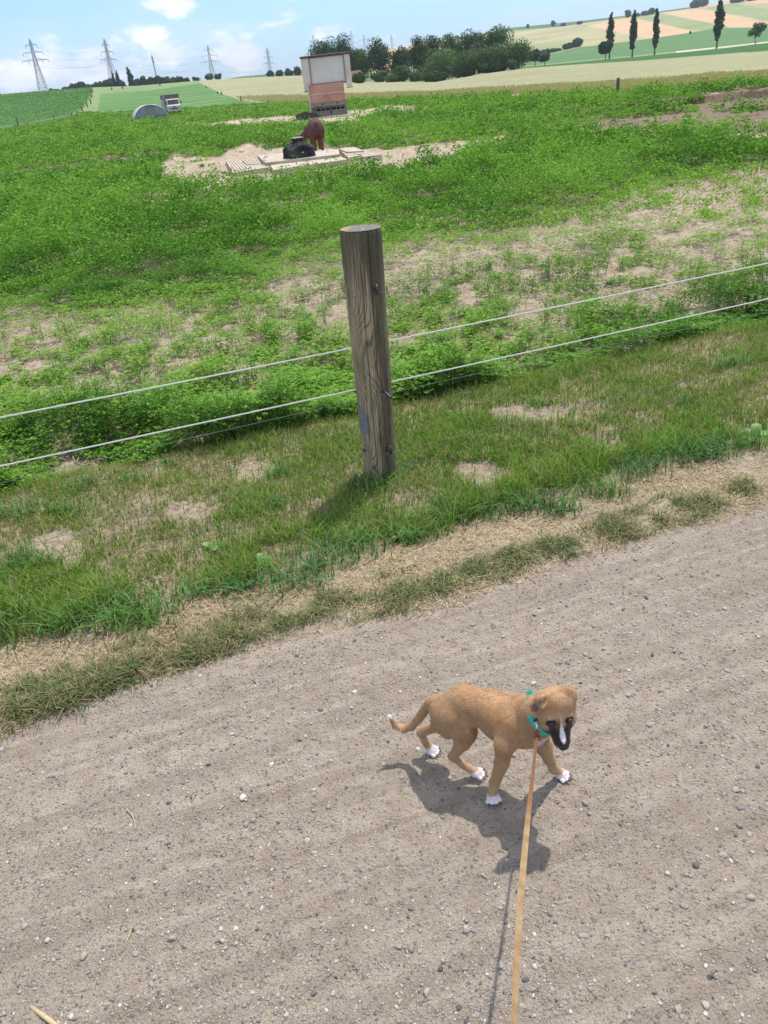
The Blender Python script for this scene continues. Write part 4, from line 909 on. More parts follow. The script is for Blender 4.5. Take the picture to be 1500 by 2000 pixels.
# ------------------------------------------------------------------ the near fence
def near_fence():
    v0 = 2.845; B = PV(745, 943, v0); B = B+np.array([0, 0, -B[2]]) if abs(B[2]) < .05 else B; T = PV(704, 446, v0)
    ax = T-B; L = np.linalg.norm(ax); post = thing('fence_post', 'thick weathered round wooden post with lichen on its top, nearest on the grass verge', 'fence post', tuple(B))
    m, t, b = newmat('weathered_wood')
    ob = t.new('ShaderNodeTexCoord').outputs['Object']
    kn = t.new('ShaderNodeTexVoronoi', {'Vector': t.vm('MULTIPLY', ob, (7, 7, 3.6)).outputs[0], 'Scale': 1.0}, feature='SMOOTH_F1').outputs['Distance']
    warp = t.noise(t.vm('MULTIPLY', ob, (1, 1, .35)).outputs[0], 9, 4, .5)
    sx = t.new('ShaderNodeSeparateXYZ', {0: ob})
    angs = t.math('ARCTAN2', sx.outputs[0], t.math('MULTIPLY', sx.outputs[1], -1.0)); knots = None
    for (ka, kz, kr, kA) in [(-.60, .66, .045, 3.2), (-.42, .53, .050, 3.6), (.70, .63, .030, 2.4), (-.60, .11, .026, 2.2), (.2, .32, .02, 1.2)]:
        da_ = t.math('MULTIPLY', t.math('SUBTRACT', angs, ka), .075); dz_ = t.math('MULTIPLY', t.math('SUBTRACT', sx.outputs[2], kz), .55)
        q_ = t.math('DIVIDE', t.math('ADD', t.math('MULTIPLY', da_, da_), t.math('MULTIPLY', dz_, dz_)), kr*kr); e_ = t.math('MULTIPLY', t.math('EXPONENT', t.math('MULTIPLY', q_, -1.0)), kA); knots = e_ if knots is None else t.math('ADD', knots, e_)
    f = t.math('ADD', t.math('ADD', knots, t.math('MULTIPLY', angs, 5.5)), t.math('ADD', t.math('MULTIPLY', warp, 5.0), t.math('MULTIPLY', kn, 2.0)))
    grain = t.math('ABSOLUTE', t.math('SINE', t.math('MULTIPLY', f, 3.2)))
    fib = t.noise(t.vm('MULTIPLY', ob, (1, 1, .035)).outputs[0], 260, 6, .65)
    big = t.noise(t.vm('MULTIPLY', ob, (1, 1, .25)).outputs[0], 14, 4, .6)
    base = t.mix(t.ramp(grain, [(.0, 0.0), (.55, 1.0)]), (.13, .095, .06), (.46, .36, .235))
    base = t.mix(t.ramp(fib, [(.34, .8), (.56, 0.0)]), base, (.105, .082, .058))
    base = t.mix(t.ramp(big, [(.5, 0.0), (.72, .7)]), base, (.14, .14, .07))
    # dark rain streak down the right-hand side, greenish towards the top
    stn = t.math('ADD', t.math('MULTIPLY', t.math('SUBTRACT', sx.outputs[0], .042), 24), t.math('MULTIPLY', t.math('SUBTRACT', big, .5), 2.4))
    stm = t.ramp(t.math('ABSOLUTE', stn), [(.0, .8), (.55, .55), (1., 0.0)])
    base = t.mix(stm, base, (.058, .054, .036))
    topm = t.ramp(t.math('ADD', sx.outputs[2], t.math('MULTIPLY', t.math('SUBTRACT', big, .5), .5)), [(.80, 0.0), (1.0, .75)])
    base = t.mix(topm, base, (.085, .078, .05))
    t.l.new(base, b.inputs['Base Color']); b.inputs['Roughness'].default_value = .9; b.inputs['Specular IOR Level'].default_value = .15
    hh = t.math('ADD', t.math('MULTIPLY', grain, .35), fib)
    t.l.new(t.new('ShaderNodeBump', {'Height': hh, 'Strength': .8, 'Distance': .003}).outputs[0], b.inputs['Normal'])
    # post body with drying cracks, in local z-up coordinates
    na, nz = 220, 120; th = np.linspace(0, 2*math.pi, na, endpoint=False); zz = np.concatenate([np.linspace(-.12, L-.012, nz), [L-.006, L-.001, L]])
    TH, ZZ = np.meshgrid(th, zz); Rr = np.interp(ZZ, [-.1, 0, L], [.0705, .069, .0765])
    Rr = Rr+(fbm(np.cos(TH)*2+5, np.sin(TH)*2+ZZ*1.5, 3, 4)-.5)*.006+(fbm(TH*9, ZZ*1.1, 3, 6)-.5)*.003
    Rr[-3:] -= np.array([.0008, .003, .006])[:, None]
    for (ta, z0, z1, dp, wd) in [(-1.75, -.1, .95, .010, .020), (-1.42, .0, .6, .006, .014), (-2.05, .2, 1.02, .007, .014), (-1.1, .05, .75, .008, .016), (-1.25, .55, 1.1, .009, .016), (-2.4, .1, .5, .006, .014), (-.75, .2, 1.1, .008, .018), (-1.6, .8, 1.1, .006, .014), (2.2, 0, 1, .01, .02)]:
        c = ta+(fbm(ZZ*5, ZZ*0+ta, 3, 9)-.5)*.10; da = np.abs((TH-c+math.pi) % (2*math.pi)-math.pi)
        env = np.clip((ZZ-z0)/.08, 0, 1)*np.clip((z1-ZZ)/.08, 0, 1); Rr = Rr-dp*1.3*env*np.clip(1-da/(wd*1.8), 0, 1)
    X = Rr*np.cos(TH); Y = Rr*np.sin(TH); V = np.stack([X, Y, ZZ], -1).reshape(-1, 3); n2 = len(zz)
    i = np.arange(n2-1)[:, None]*na+np.arange(na)[None, :]; j = np.arange(n2-1)[:, None]*na+(np.arange(na)+1)[None, :] % na
    FC = np.stack([i, j, j+na, i+na], -1).reshape(-1, 4); R = np.array(Vector(ax).to_track_quat('Z', 'Y').to_matrix()) if False else basis(ax/L, (1, 0, 0))
    ct = len(V); V = np.concatenate([V, [[0, 0, L]]]); tf = np.array([[(n2-1)*na+k, (n2-1)*na+(k+1) % na, ct] for k in range(na)])
    o = mesh_np('post', V, [FC, tf], m, post, smooth=True); Mx = Matrix(R.tolist()).to_4x4(); o.matrix_local = Mx
    # weathered end grain with lichen
    m2, t, b = newmat('end_grain'); ob = t.new('ShaderNodeTexCoord').outputs['Object']; s2 = t.new('ShaderNodeSeparateXYZ', {0: ob})
    rr = t.vm('LENGTH', t.vm('MULTIPLY', ob, (1, 1, 0)).outputs[0]).outputs['Value']; nn = t.noise(ob, 60, 6, .7); n3 = t.noise(ob, 150, 4, .6)
    ringf = t.math('SINE', t.math('ADD', t.math('MULTIPLY', rr, 1100), t.math('MULTIPLY', nn, 9)))
    base = t.mix(t.ramp(ringf, [(.3, 0.0), (.7, 1.0)]), (.10, .09, .075), (.24, .21, .17)); base = t.mix(t.ramp(n3, [(.54, 0.0), (.66, .8)]), base, (.45, .42, .35))
    lich = t.math('MULTIPLY', t.ramp(t.math('ADD', t.math('MULTIPLY', s2.outputs[0], -9), nn), [(.78, 0.0), (.95, .8)]), 1.0); base = t.mix(lich, base, (.36, .24, .08))
    t.l.new(base, b.inputs['Base Color']); b.inputs['Roughness'].default_value = .95; t.l.new(t.new('ShaderNodeBump', {'Height': nn, 'Strength': 1., 'Distance': .004}).outputs[0], b.inputs['Normal'])
    pr = []; ring_ = []
    nk_, kk = 14, 64; V = []
    for a in range(nk_+1):
        for k in range(kk):
            r_ = .0745*a/nk_; q = 2*math.pi*k/kk; x, y = r_*math.cos(q), r_*math.sin(q)
            V.append((x, y, L+.0015+float((fbm(np.array([x*60]), np.array([y*60]), 3, 2)-.5)[0])*.006*(1-(a/nk_)**4)))
    FC = [(a*kk+k, a*kk+(k+1) % kk, (a+1)*kk+(k+1) % kk, (a+1)*kk+k) for a in range(nk_) for k in range(kk)]
    o = mesh_np('end_grain', V, np.array(FC), m2, post, smooth=True); o.matrix_local = Mx
    blk = pmat('insulator_black', (.018, .018, .022), (.05, .05, .058), 40, .45, .2); Bv = Vector(B)
    for k, (ix, iy) in enumerate([(733, 565), (752, 765), (760, 878)]):
        c = PV(ix-4, iy-2, v0-.062); e = PV(ix, iy, v0-.085); mb = MB(); c = c-B; e = e-B
        mb.tube([c+FN*.02, c, (c+e)/2], [.0085, .0085, .006], 12)
        if k == 1:
            mb.tube([c, c-FN*.02+[.004, 0, -.004], c-FN*.04+[.012, 0, -.014], c-FN*.045+[.02, 0, -.02]], [.006, .0058, .0055, .004], 10)
        else:
            pts = [e+FD*0+np.array([0, 0, 1])*.015*math.cos(q)-FN*.010*math.sin(q)-FN*.004+FD*.003 for q in np.linspace(-.4, 4.6, 14)]
            mb.tube(pts, [.0055]*13+[.004], 10)
            mb.lathe([(.0125, -.002), (.0125, .002)], 14, (0, 0, 0)) if False else None
        mb.build('insulator', blk, post, smooth=True)
    # small stacked label plates nailed low on the left flank
    pm = pmat('zinc_plate', (.17, .185, .21), (.27, .29, .32), 120, .6, .6, 500, metal=.2)
    for (ya, yb) in [(800, 812), (813, 824), (825, 838), (839, 851)]:
        a0 = math.radians(212 if ya < 812 else 210); V = []
        zc0 = np.array(PV(705, ya, v0-.05)-B)@(ax/L); zc1 = np.array(PV(705, yb, v0-.05)-B)@(ax/L); nseg = 5; a1 = math.radians(236 if ya < 812 else 241)
        for r_ in (.071, .0735):
            for zq in (zc1, zc0):
                for q in range(nseg+1):
                    a = a0+(a1-a0)*q/nseg; V.append((r_*math.cos(a), r_*math.sin(a), zq))
        s = nseg+1; Fq = []
        for q in range(nseg): Fq += [(q, q+1, s+q+1, s+q), (2*s+q, 3*s+q, 3*s+q+1, 2*s+q+1), (q, 2*s+q, 2*s+q+1, q+1), (s+q, s+q+1, 3*s+q+1, 3*s+q)]
        Fq += [(0, s, 3*s, 2*s), (nseg, 2*s+nseg, 3*s+nseg, s+nseg)]
        o = MB().add(V, Fq).build('label_plate', pm, post); o.matrix_local = Mx
    b2 = MB(); c = PV(712, 880, v0-.058)-B; b2.tube([c+FN*.01, c-FN*.006], [.006, .005], 10); b2.build('bolt_head', blk, post)
    # wires
    wire = pmat('galvanised_wire', (.10, .10, .105), (.22, .22, .22), 60, .7, metal=.2); rope = pmat('white_rope', (.62, .60, .55), (.82, .81, .77), 300, .8, .8, 600)
    rope = leafmat('white_rope_fibre', .7, .45, .2); rope.node_tree.nodes['Attribute'].attribute_name = 'none'
    rn = NT(rope.node_tree); cc_ = rn.new('ShaderNodeRGB'); cc_.outputs[0].default_value = (.68, .67, .63, 1); rope.node_tree.links.new(cc_.outputs[0], rope.node_tree.nodes['Principled BSDF'].inputs['Base Color'])
    for nd in rope.node_tree.nodes:
        if nd.type == 'BSDF_TRANSLUCENT':
            for l in list(nd.inputs[0].links): rope.node_tree.links.remove(l)
            nd.inputs[0].default_value = (.9, .9, .88, 1)
    def line(name, pts, v, r, m_, label, cat, grp, n=6):
        P = np.array([PV(px, py, v) for px, py in pts]); u = P@FD; z = P[:, 2]; cf = np.polyfit(u, z, 2 if len(pts) > 2 else 1)
        us = np.concatenate([np.linspace(-14, -3, 8), np.linspace(-2.8, 5, 60), np.linspace(5.5, 16, 8)])
        z_ = np.polyval(cf, np.clip(us, -2.6, 4.4)); s_ = np.polyder(cf); z_ += np.where(us > 4.4, (us-4.4)*np.polyval(s_, 4.4)*.3, 0)+np.where(us < -2.6, (us+2.6)*np.polyval(s_, -2.6)*.3, 0)
        mb = MB(); mb.tube([(a*FD[0]+v*FN[0], a*FD[1]+v*FN[1], zz_) for a, zz_ in zip(us, z_)], r, n); o = mb.build(name, m_, smooth=True); tag(o, label, cat, grp); return o
    vw = v0-.088
    line('fence_wire', [(0, 713), (500, 618), (737, 568), (1000, 530), (1500, 456)], vw, .0009, wire, 'thin steel fence wire at the topmost insulator of the near post', 'wire', 'steel wires of the near fence')
    line('fence_wire', [(0, 943), (500, 827), (752, 770), (1000, 714), (1500, 610)], vw, .0010, wire, 'thin steel fence wire at the middle insulator, just under the lower white rope', 'wire', 'steel wires of the near fence')
    line('fence_wire', [(0, 1078), (500, 950), (762, 882), (1000, 829), (1500, 708)], vw, .0010, wire, 'thin steel fence wire at the lowest insulator, hanging over the grass', 'wire', 'steel wires of the near fence')
    vr = v0+.085
    line('fence_rope', [(0, 816), (500, 715), (680, 683), (1000, 617), (1500, 514)], vr, .0030, rope, 'upper white electric fence rope passing behind the near post', 'rope', 'white ropes of the near fence', 8)
    line('fence_rope', [(0, 909), (330, 842), (690, 762), (1000, 693), (1500, 584)], vr, .0030, rope, 'lower white electric fence rope skimming the alfalfa behind the near post', 'rope', 'white ropes of the near fence', 8)
near_fence()
# ------------------------------------------------------------------ small things by the track
ORD = ['first', 'second', 'third', 'fourth', 'fifth', 'sixth', 'seventh', 'eighth', 'ninth', 'tenth', 'eleventh', 'twelfth', 'thirteenth', 'fourteenth', 'fifteenth', 'sixteenth', 'seventeenth', 'eighteenth']
def small_things():
    st = pmat('straw_stalk', (.50, .36, .18), (.66, .52, .30), 90, .7, .4, 300, stretch=(1, 4, 1))
    a, b = G(60, 1966, .006), G(125, 2015, .008); mb = MB(); mb.tube([a, (a+b)/2+[0, 0, .002], b], [.0035, .0048, .004], 7); tag(mb.build('straw_stalk', st, smooth=True), 'thick yellow stalk lying at the bottom left corner of the track', 'stalk')
    mb = MB(); mb.tube([G(247, 1580, .006), G(258, 1590, .008), G(263, 1604, .006), G(265, 1621, .004)], [.0016, .0012, .0012, .0009], 6); tag(mb.build('straw_stalk', st, smooth=True), 'thin curled dry stem lying on the left of the track', 'stalk')
    mb = MB(); mb.tube([G(256, 1816, .006), G(250, 1832, .005), G(242, 1850, .004)], [.0016, .0012, .0007], 6); tag(mb.build('straw_stalk', st, smooth=True), 'short pale straw lying on the lower left of the track', 'stalk')
    mb = MB(); mb.tube([G(940, 1706, .006), G(953, 1716, .005)], [.0017, .0014], 6); tag(mb.build('straw_stalk', st, smooth=True), 'tiny straw piece lying left of the leash shadow', 'stalk')
    # long curved dry stem over the fringe
    mb = MB(); mb.tube([G(840, 1125, .03), G(870, 1134, .015), (G(900, 1137, .02)), G(925, 1128, .03), G(960, 1122, .03)], [.0012, .0014, .0013, .001, .0006], 6); tag(mb.build('straw_stalk', st, smooth=True), 'long curved dry stem arching over the grass fringe', 'stalk')
    for n_, spots, nm, c1, c2, lb in [(0, [(1480, 1497, 12), (374, 1560, 8), (330, 1652, 10), (375, 1645, 9), (1310, 1735, 8), (1322, 1731, 8), (1223, 1882, 9), (1240, 1877, 7), (105, 1521, 9), (205, 1553, 8), (585, 1446, 9), (1178, 1270, 8), (1437, 1632, 10), (775, 1675, 6), (1296, 1637, 6), (1015, 1640, 9)], 'grey', (.09, .09, .10), (.20, .20, .21), 'dark grey rounded pebble lying loose on the gravel track'),
                           [1, [(983, 1243, 9), (688, 1385, 8), (1469, 1664, 9), (1411, 1500, 7), (1042, 1945, 9), (1230, 1915, 8), (435, 1840, 11), (524, 1650, 7), (95, 1838, 13), (1450, 1540, 7), (1045, 1115, 7), (20, 1345, 7), (507, 1198, 9), (1310, 1762, 6)], 'pale', (.42, .39, .34), (.62, .58, .51), 'pale whitish pebble lying loose on the gravel track']]:
        m_ = pmat('pebble_'+nm, c1, c2, 40, .75, .4, 200); o0 = None
        for j in range(3):
            v = IV.copy()
            for k in range(6):
                q = RNG.normal(0, 1, 3); q /= np.linalg.norm(q); v -= np.clip(v@q-.62, 0, 1)[:, None]*q
            v *= [1, .75, .6]
            me = mesh_np('pebble', v, IF, m_, smooth=True)
            if j == 0: pool = [me]
            else: pool.append(me)
        for i, (x, y, s) in enumerate(spots):
            o = pool[i] if i < 3 else pool[i % 3].copy()
            if i >= 3: C.objects.link(o)
            p = G(x, y); dep = (p-np.array([0, 0, H]))@fv; r = s*dep/F*.55; o.location = (p[0], p[1], float(path_z(p[0:1], p[1:2])[0])+r*.22); o.scale = (r, r, r); o.rotation_euler = (0, 0, random.uniform(0, 6.3)); tag(o, lb, 'pebble', nm+' pebbles on the track')
    # broad-leaved weeds
    gm = pmat('weed_green', (.10, .22, .04), (.17, .32, .07), 40, .5, .3, 90)
    for (x, y, s, n, lb) in [(785, 1062, .055, 5, 'light green dock with upright oval leaves at the edge of the grass below the post'), (425, 1085, .06, 4, 'pale dock with broad curled leaves in the grass on the left'), (1475, 862, .085, 6, 'bright green broad-leaved weed in the verge at the right edge'), (520, 1110, .06, 7, 'greyish thistle-like weed in the grass below left of the post')]:
        g = G(x, y); root = thing('broadleaf_weed', lb, 'weed', (g[0], g[1], float(verge_z(g[0:1], g[1:2])[0])))
        for k in range(n):
            a = 6.28*k/n+random.uniform(-.3, .3); el = random.uniform(.35, 1.1); d = Vector((math.cos(a)*math.cos(el), math.sin(a)*math.cos(el), math.sin(el))); sd = Vector((-math.sin(a), math.cos(a), 0)); L = s*random.uniform(.8, 1.2); V_ = []
            for i in range(7):
                tt = i/6; w_ = L*.24*math.sin(math.pi*min(1, tt*.93+.07))**.7*(1 if i else .15); c = d*L*tt+Vector((0, 0, -L*.35*tt*tt))
                V_ += [c-sd*w_+Vector((0, 0, w_*.3)), c, c+sd*w_+Vector((0, 0, w_*.3))]
            MB().add(V_, [(3*i+j, 3*i+j+1, 3*i+j+4, 3*i+j+3) for i in range(6) for j in (0, 1)]).build('leaf', gm, root, smooth=True)
small_things()
# ------------------------------------------------------------------ pigs
M_pig = attrmat('bristly_hide', .8, .5, 45, .01, .2, .3)
def pig_standing():
    f0 = G(622, 305); top = zat(618, 240, f0); s = top/.74
    # local: x forward (away from camera), y left, z up
    S = SDF()
    S.chain([(-.42, 0, .50), (-.1, 0, .52), (.2, 0, .50), (.42, 0, .47)], [.185, .205, .205, .17], .08)
    S.chain([(-.42, 0, .50), (-.52, 0, .44)], [.175, .12], .06)
    for sy in (-1, 1):
        S.chain([(-.44, .095*sy, .46), (-.40, .10*sy, .34)], [.13, .10], .06); S.chain([(-.40, .10*sy, .34), (-.50, .10*sy, .22), (-.47, .10*sy, .03)], [.085, .042, .038], .03)
        S.chain([(-.47, .10*sy, .03), (-.455, .10*sy, .012)], [.042, .038], .01)
        S.chain([(.33, .11*sy, .42), (.34, .11*sy, .24), (.34, .11*sy, .03)], [.10, .05, .038], .04)
    S.chain([(.42, .02, .46), (.60, .16, .40)], [.16, .13], .06); S.chain([(.60, .16, .40), (.68, .34, .30), (.69, .46, .22)], [.125, .085, .05], .04)
    for sy in (-1, 1): S.ell((.62+.07*sy, .20, .50), (.012, .07, .06), basis((.3*sy, .5, .4)), k=.01)
    S.chain([(-.55, 0, .53), (-.60, .01, .46), (-.60, .0, .36)], [.016, .012, .008], .01)
    V, Q = S.mesh(.014, (-.7, -.3, 0), (.85, .6, .8), 1)
    c = np.array([.105, .050, .042]); n = fbm(V[:, 0]*9, V[:, 1]*9+V[:, 2]*9, 3, 5); col = c*(.6+.8*n)[:, None]
    col[V[:, 2] < .30] *= 1.5; col[V[:, 2] < .30] *= [1.1, .95, .8]; col[np.hypot(V[:, 0]+.56, V[:, 1]) < .06] *= .55
    col[(V[:, 0] > .62)] *= .35
    r = thing('pig', 'reddish brown pig seen from behind, drinking at the grey trough', 'pig', tuple(f0), math.radians(97))
    r.location.z = .13; r.scale = (s*.9, s*.84, s*.98)
    mesh_np('body', V, Q, M_pig, r, col=col, smooth=True)
    return r
def pig_lying():
    f0 = hit(597, 234); S = SDF()
    S.chain([(-.4, 0, .17), (0, 0, .20), (.35, 0, .18)], [.15, .19, .15], .08); S.chain([(.35, 0, .18), (.58, 0, .14), (.75, 0, .09)], [.14, .11, .05], .05)
    for sy in (-1, 1): S.ell((.56, .1*sy, .22), (.06, .012, .06), k=.01); S.chain([(-.3, .12*sy, .12), (-.1, .2*sy, .05)], [.08, .04], .03); S.chain([(.3, .12*sy, .1), (.48, .16*sy, .04)], [.06, .035], .03)
    V, Q = S.mesh(.018, (-.65, -.4, -.02), (.9, .4, .5), 1); col = np.array([.085, .055, .045])*(.6+.8*fbm(V[:, 0]*9, V[:, 1]*9, 3, 5))[:, None]
    r = thing('pig', 'dark brown pig lying on the bare soil left of the feeding hut', 'pig', tuple(f0), math.radians(-12)); r.scale = (.95, .95, .95)
    mesh_np('body', V, Q, M_pig, r, col=col, smooth=True)
pig_standing(); pig_lying()
# ------------------------------------------------------------------ trough and slabs
M_conc = pmat('old_concrete', (.33, .27, .20), (.46, .39, .30), 3, .9, .6, 40, c3=(.55, .48, .38), spec=.15)
def slab(pxs, zt, thick, slats, label, axis=0, gap=.018):
    P = [np.array(G(x, y, zt)) for x, y in pxs]
    o0 = sum(P)/4; root = None; mb = MB()
    a, b, c, d = [p-o0 for p in P]
    def bi(u, v): return (a*(1-u)+b*u)*(1-v)+(d*(1-u)+c*u)*v
    def hexa(c4, z1, z0):
        V = [(p[0], p[1], z0) for p in c4]+[(p[0], p[1], z1) for p in c4]; mb.add(V, [(3, 2, 1, 0), (4, 5, 6, 7), (0, 1, 5, 4), (1, 2, 6, 5), (2, 3, 7, 6), (3, 0, 4, 7)])
    if slats:
        hexa([a, b, c, d], -.045, -thick)
        for i in range(slats):
            u0_, u1_ = (i+.10)/slats, (i+.90)/slats
            q = [bi(u0_, 0), bi(u1_, 0), bi(u1_, 1), bi(u0_, 1)] if axis == 0 else [bi(0, u0_), bi(1, u0_), bi(1, u1_), bi(0, u1_)]
            hexa(q, 0, -.042)
    else: hexa([a, b, c, d], 0, -thick)
    o = mb.build('concrete_slat_slab' if slats else 'concrete_slab', M_conc, bevel=.006); o.location = tuple(o0); tag(o, label, 'slab', 'concrete slabs around the pig trough'); return o
slab([(440, 312.5), (468, 312), (492, 331), (454, 337)], .10, .13, 6, 'slatted concrete slab at the far left end of the trough paving', 0)
slab([(472.6, 310.7), (504, 309), (510.7, 319.5), (481, 321.5)], .105, .13, 6, 'small slatted concrete slab between the left end slab and the trough platform', 0)
slab([(481, 323), (511, 320.5), (529, 326), (493, 331.5)], .10, .13, 3, 'slatted concrete slab at the front left corner of the trough platform', 1)
slab([(528, 322.5), (664, 305), (679.6, 310.7), (533, 332)], .11, .14, 0, 'long plain concrete slab lying in front of the pig trough')
slab([(502, 302.8), (551.5, 298), (662, 292.6), (662.6, 300.5), (518.6, 317.5)][:1]+[(660, 291.5), (663.5, 301), (518.6, 317.5)], .17, .16, 0, 'raised concrete platform that carries the pig trough')
slab([(663, 292.5), (676, 297), (709, 302.8), (680.8, 308)], .10, .12, 4, 'slatted concrete slab just right of the pig trough platform', 1)
slab([(661.5, 290), (692, 287), (711, 294), (677, 296.5)], .13, .15, 0, 'plain concrete slab at the back right of the trough paving')
slab([(678.5, 297.5), (712, 294.5), (746.5, 301.6), (711, 306)], .10, .13, 4, 'slatted concrete slab at the far right end of the trough paving', 1)
def trough():
    b = G(585, 307, .17); w = .80; S = SDF(); hz = .47; n = 60
    h = .0125; xs = np.arange(-.52, .52, h); ys = np.arange(-.42, .42, h); zs = np.arange(-.03, .62, h)
    X, Y, Z = np.meshgrid(xs, ys, zs, indexing='ij')
    def profile(z): return np.interp(z, [0, .17, .20, .32, .335, .34, .46], [.44, .43, .40, .17, .145, .13, .125])
    ax_ = np.abs(X); ay = np.abs(Y)/.86; oct_ = np.maximum(np.maximum(ax_, ay), (ax_+ay)*.74); D = oct_-profile(Z)
    D = np.maximum(D, np.maximum(-Z, Z-.38))
    cap = np.maximum(np.maximum(ax_, ay)-.135, np.abs(Z-.375)-.02); 
    for k in range(4):
        a = k*math.pi/2; cx, cy = math.cos(a), math.sin(a); lx = X*cx+Y*cy; ly = -X*sin_ if False else -X*cy+Y*cx
        sc_ = ell_sdf(np.stack([lx-.43, ly, Z-.10], -1), (0, 0, 0), (.18, .27, .20)); D = -smin(-D, sc_, .02)
    D = smin(D, cap, .01)
    V, Q = surface_nets(D, np.array([xs[0], ys[0], zs[0]]), h)
    m = pmat('dark_plastic', (.018, .019, .021), (.045, .047, .05), 5, .95, .2, 30, c3=(.09, .09, .09), spec=.05); o = thing('pig_trough', 'dark grey moulded drinking trough with four hollows and a flat cap', 'trough', tuple(b), math.radians(-70))
    mesh_np('basin', V, Q, m, o, smooth=True)
    MB().lathe([(.03, 0), (.035, .015), (.03, .02)], 12).build('valve', M_conc, o).location = (.30, 0, .10)
    capm = pmat('cap_grey', (.22, .22, .21), (.34, .34, .32), 6, .7, .2); mb = MB(); mb.box(-.14, .14, -.12, .12, .396, .41); mb.build('cap', capm, o, .006)
    mm = pmat('galvanised', (.45, .45, .45), (.62, .62, .62), 30, .4, metal=.6)
    for (x, y) in [(520, 313), (643, 297)]:
        p = G(x, y, .17); mb = MB(); mb.tube([(-.05, 0, .0), (-.045, 0, .07), (0, 0, .075), (.02, 0, .13)], .009, 6); q = mb.build('lifting_hook', mm); q.location = tuple(p); tag(q, 'small bright metal hook standing on the platform %s of the trough' % ('left' if x < 600 else 'right'), 'hook')
trough()
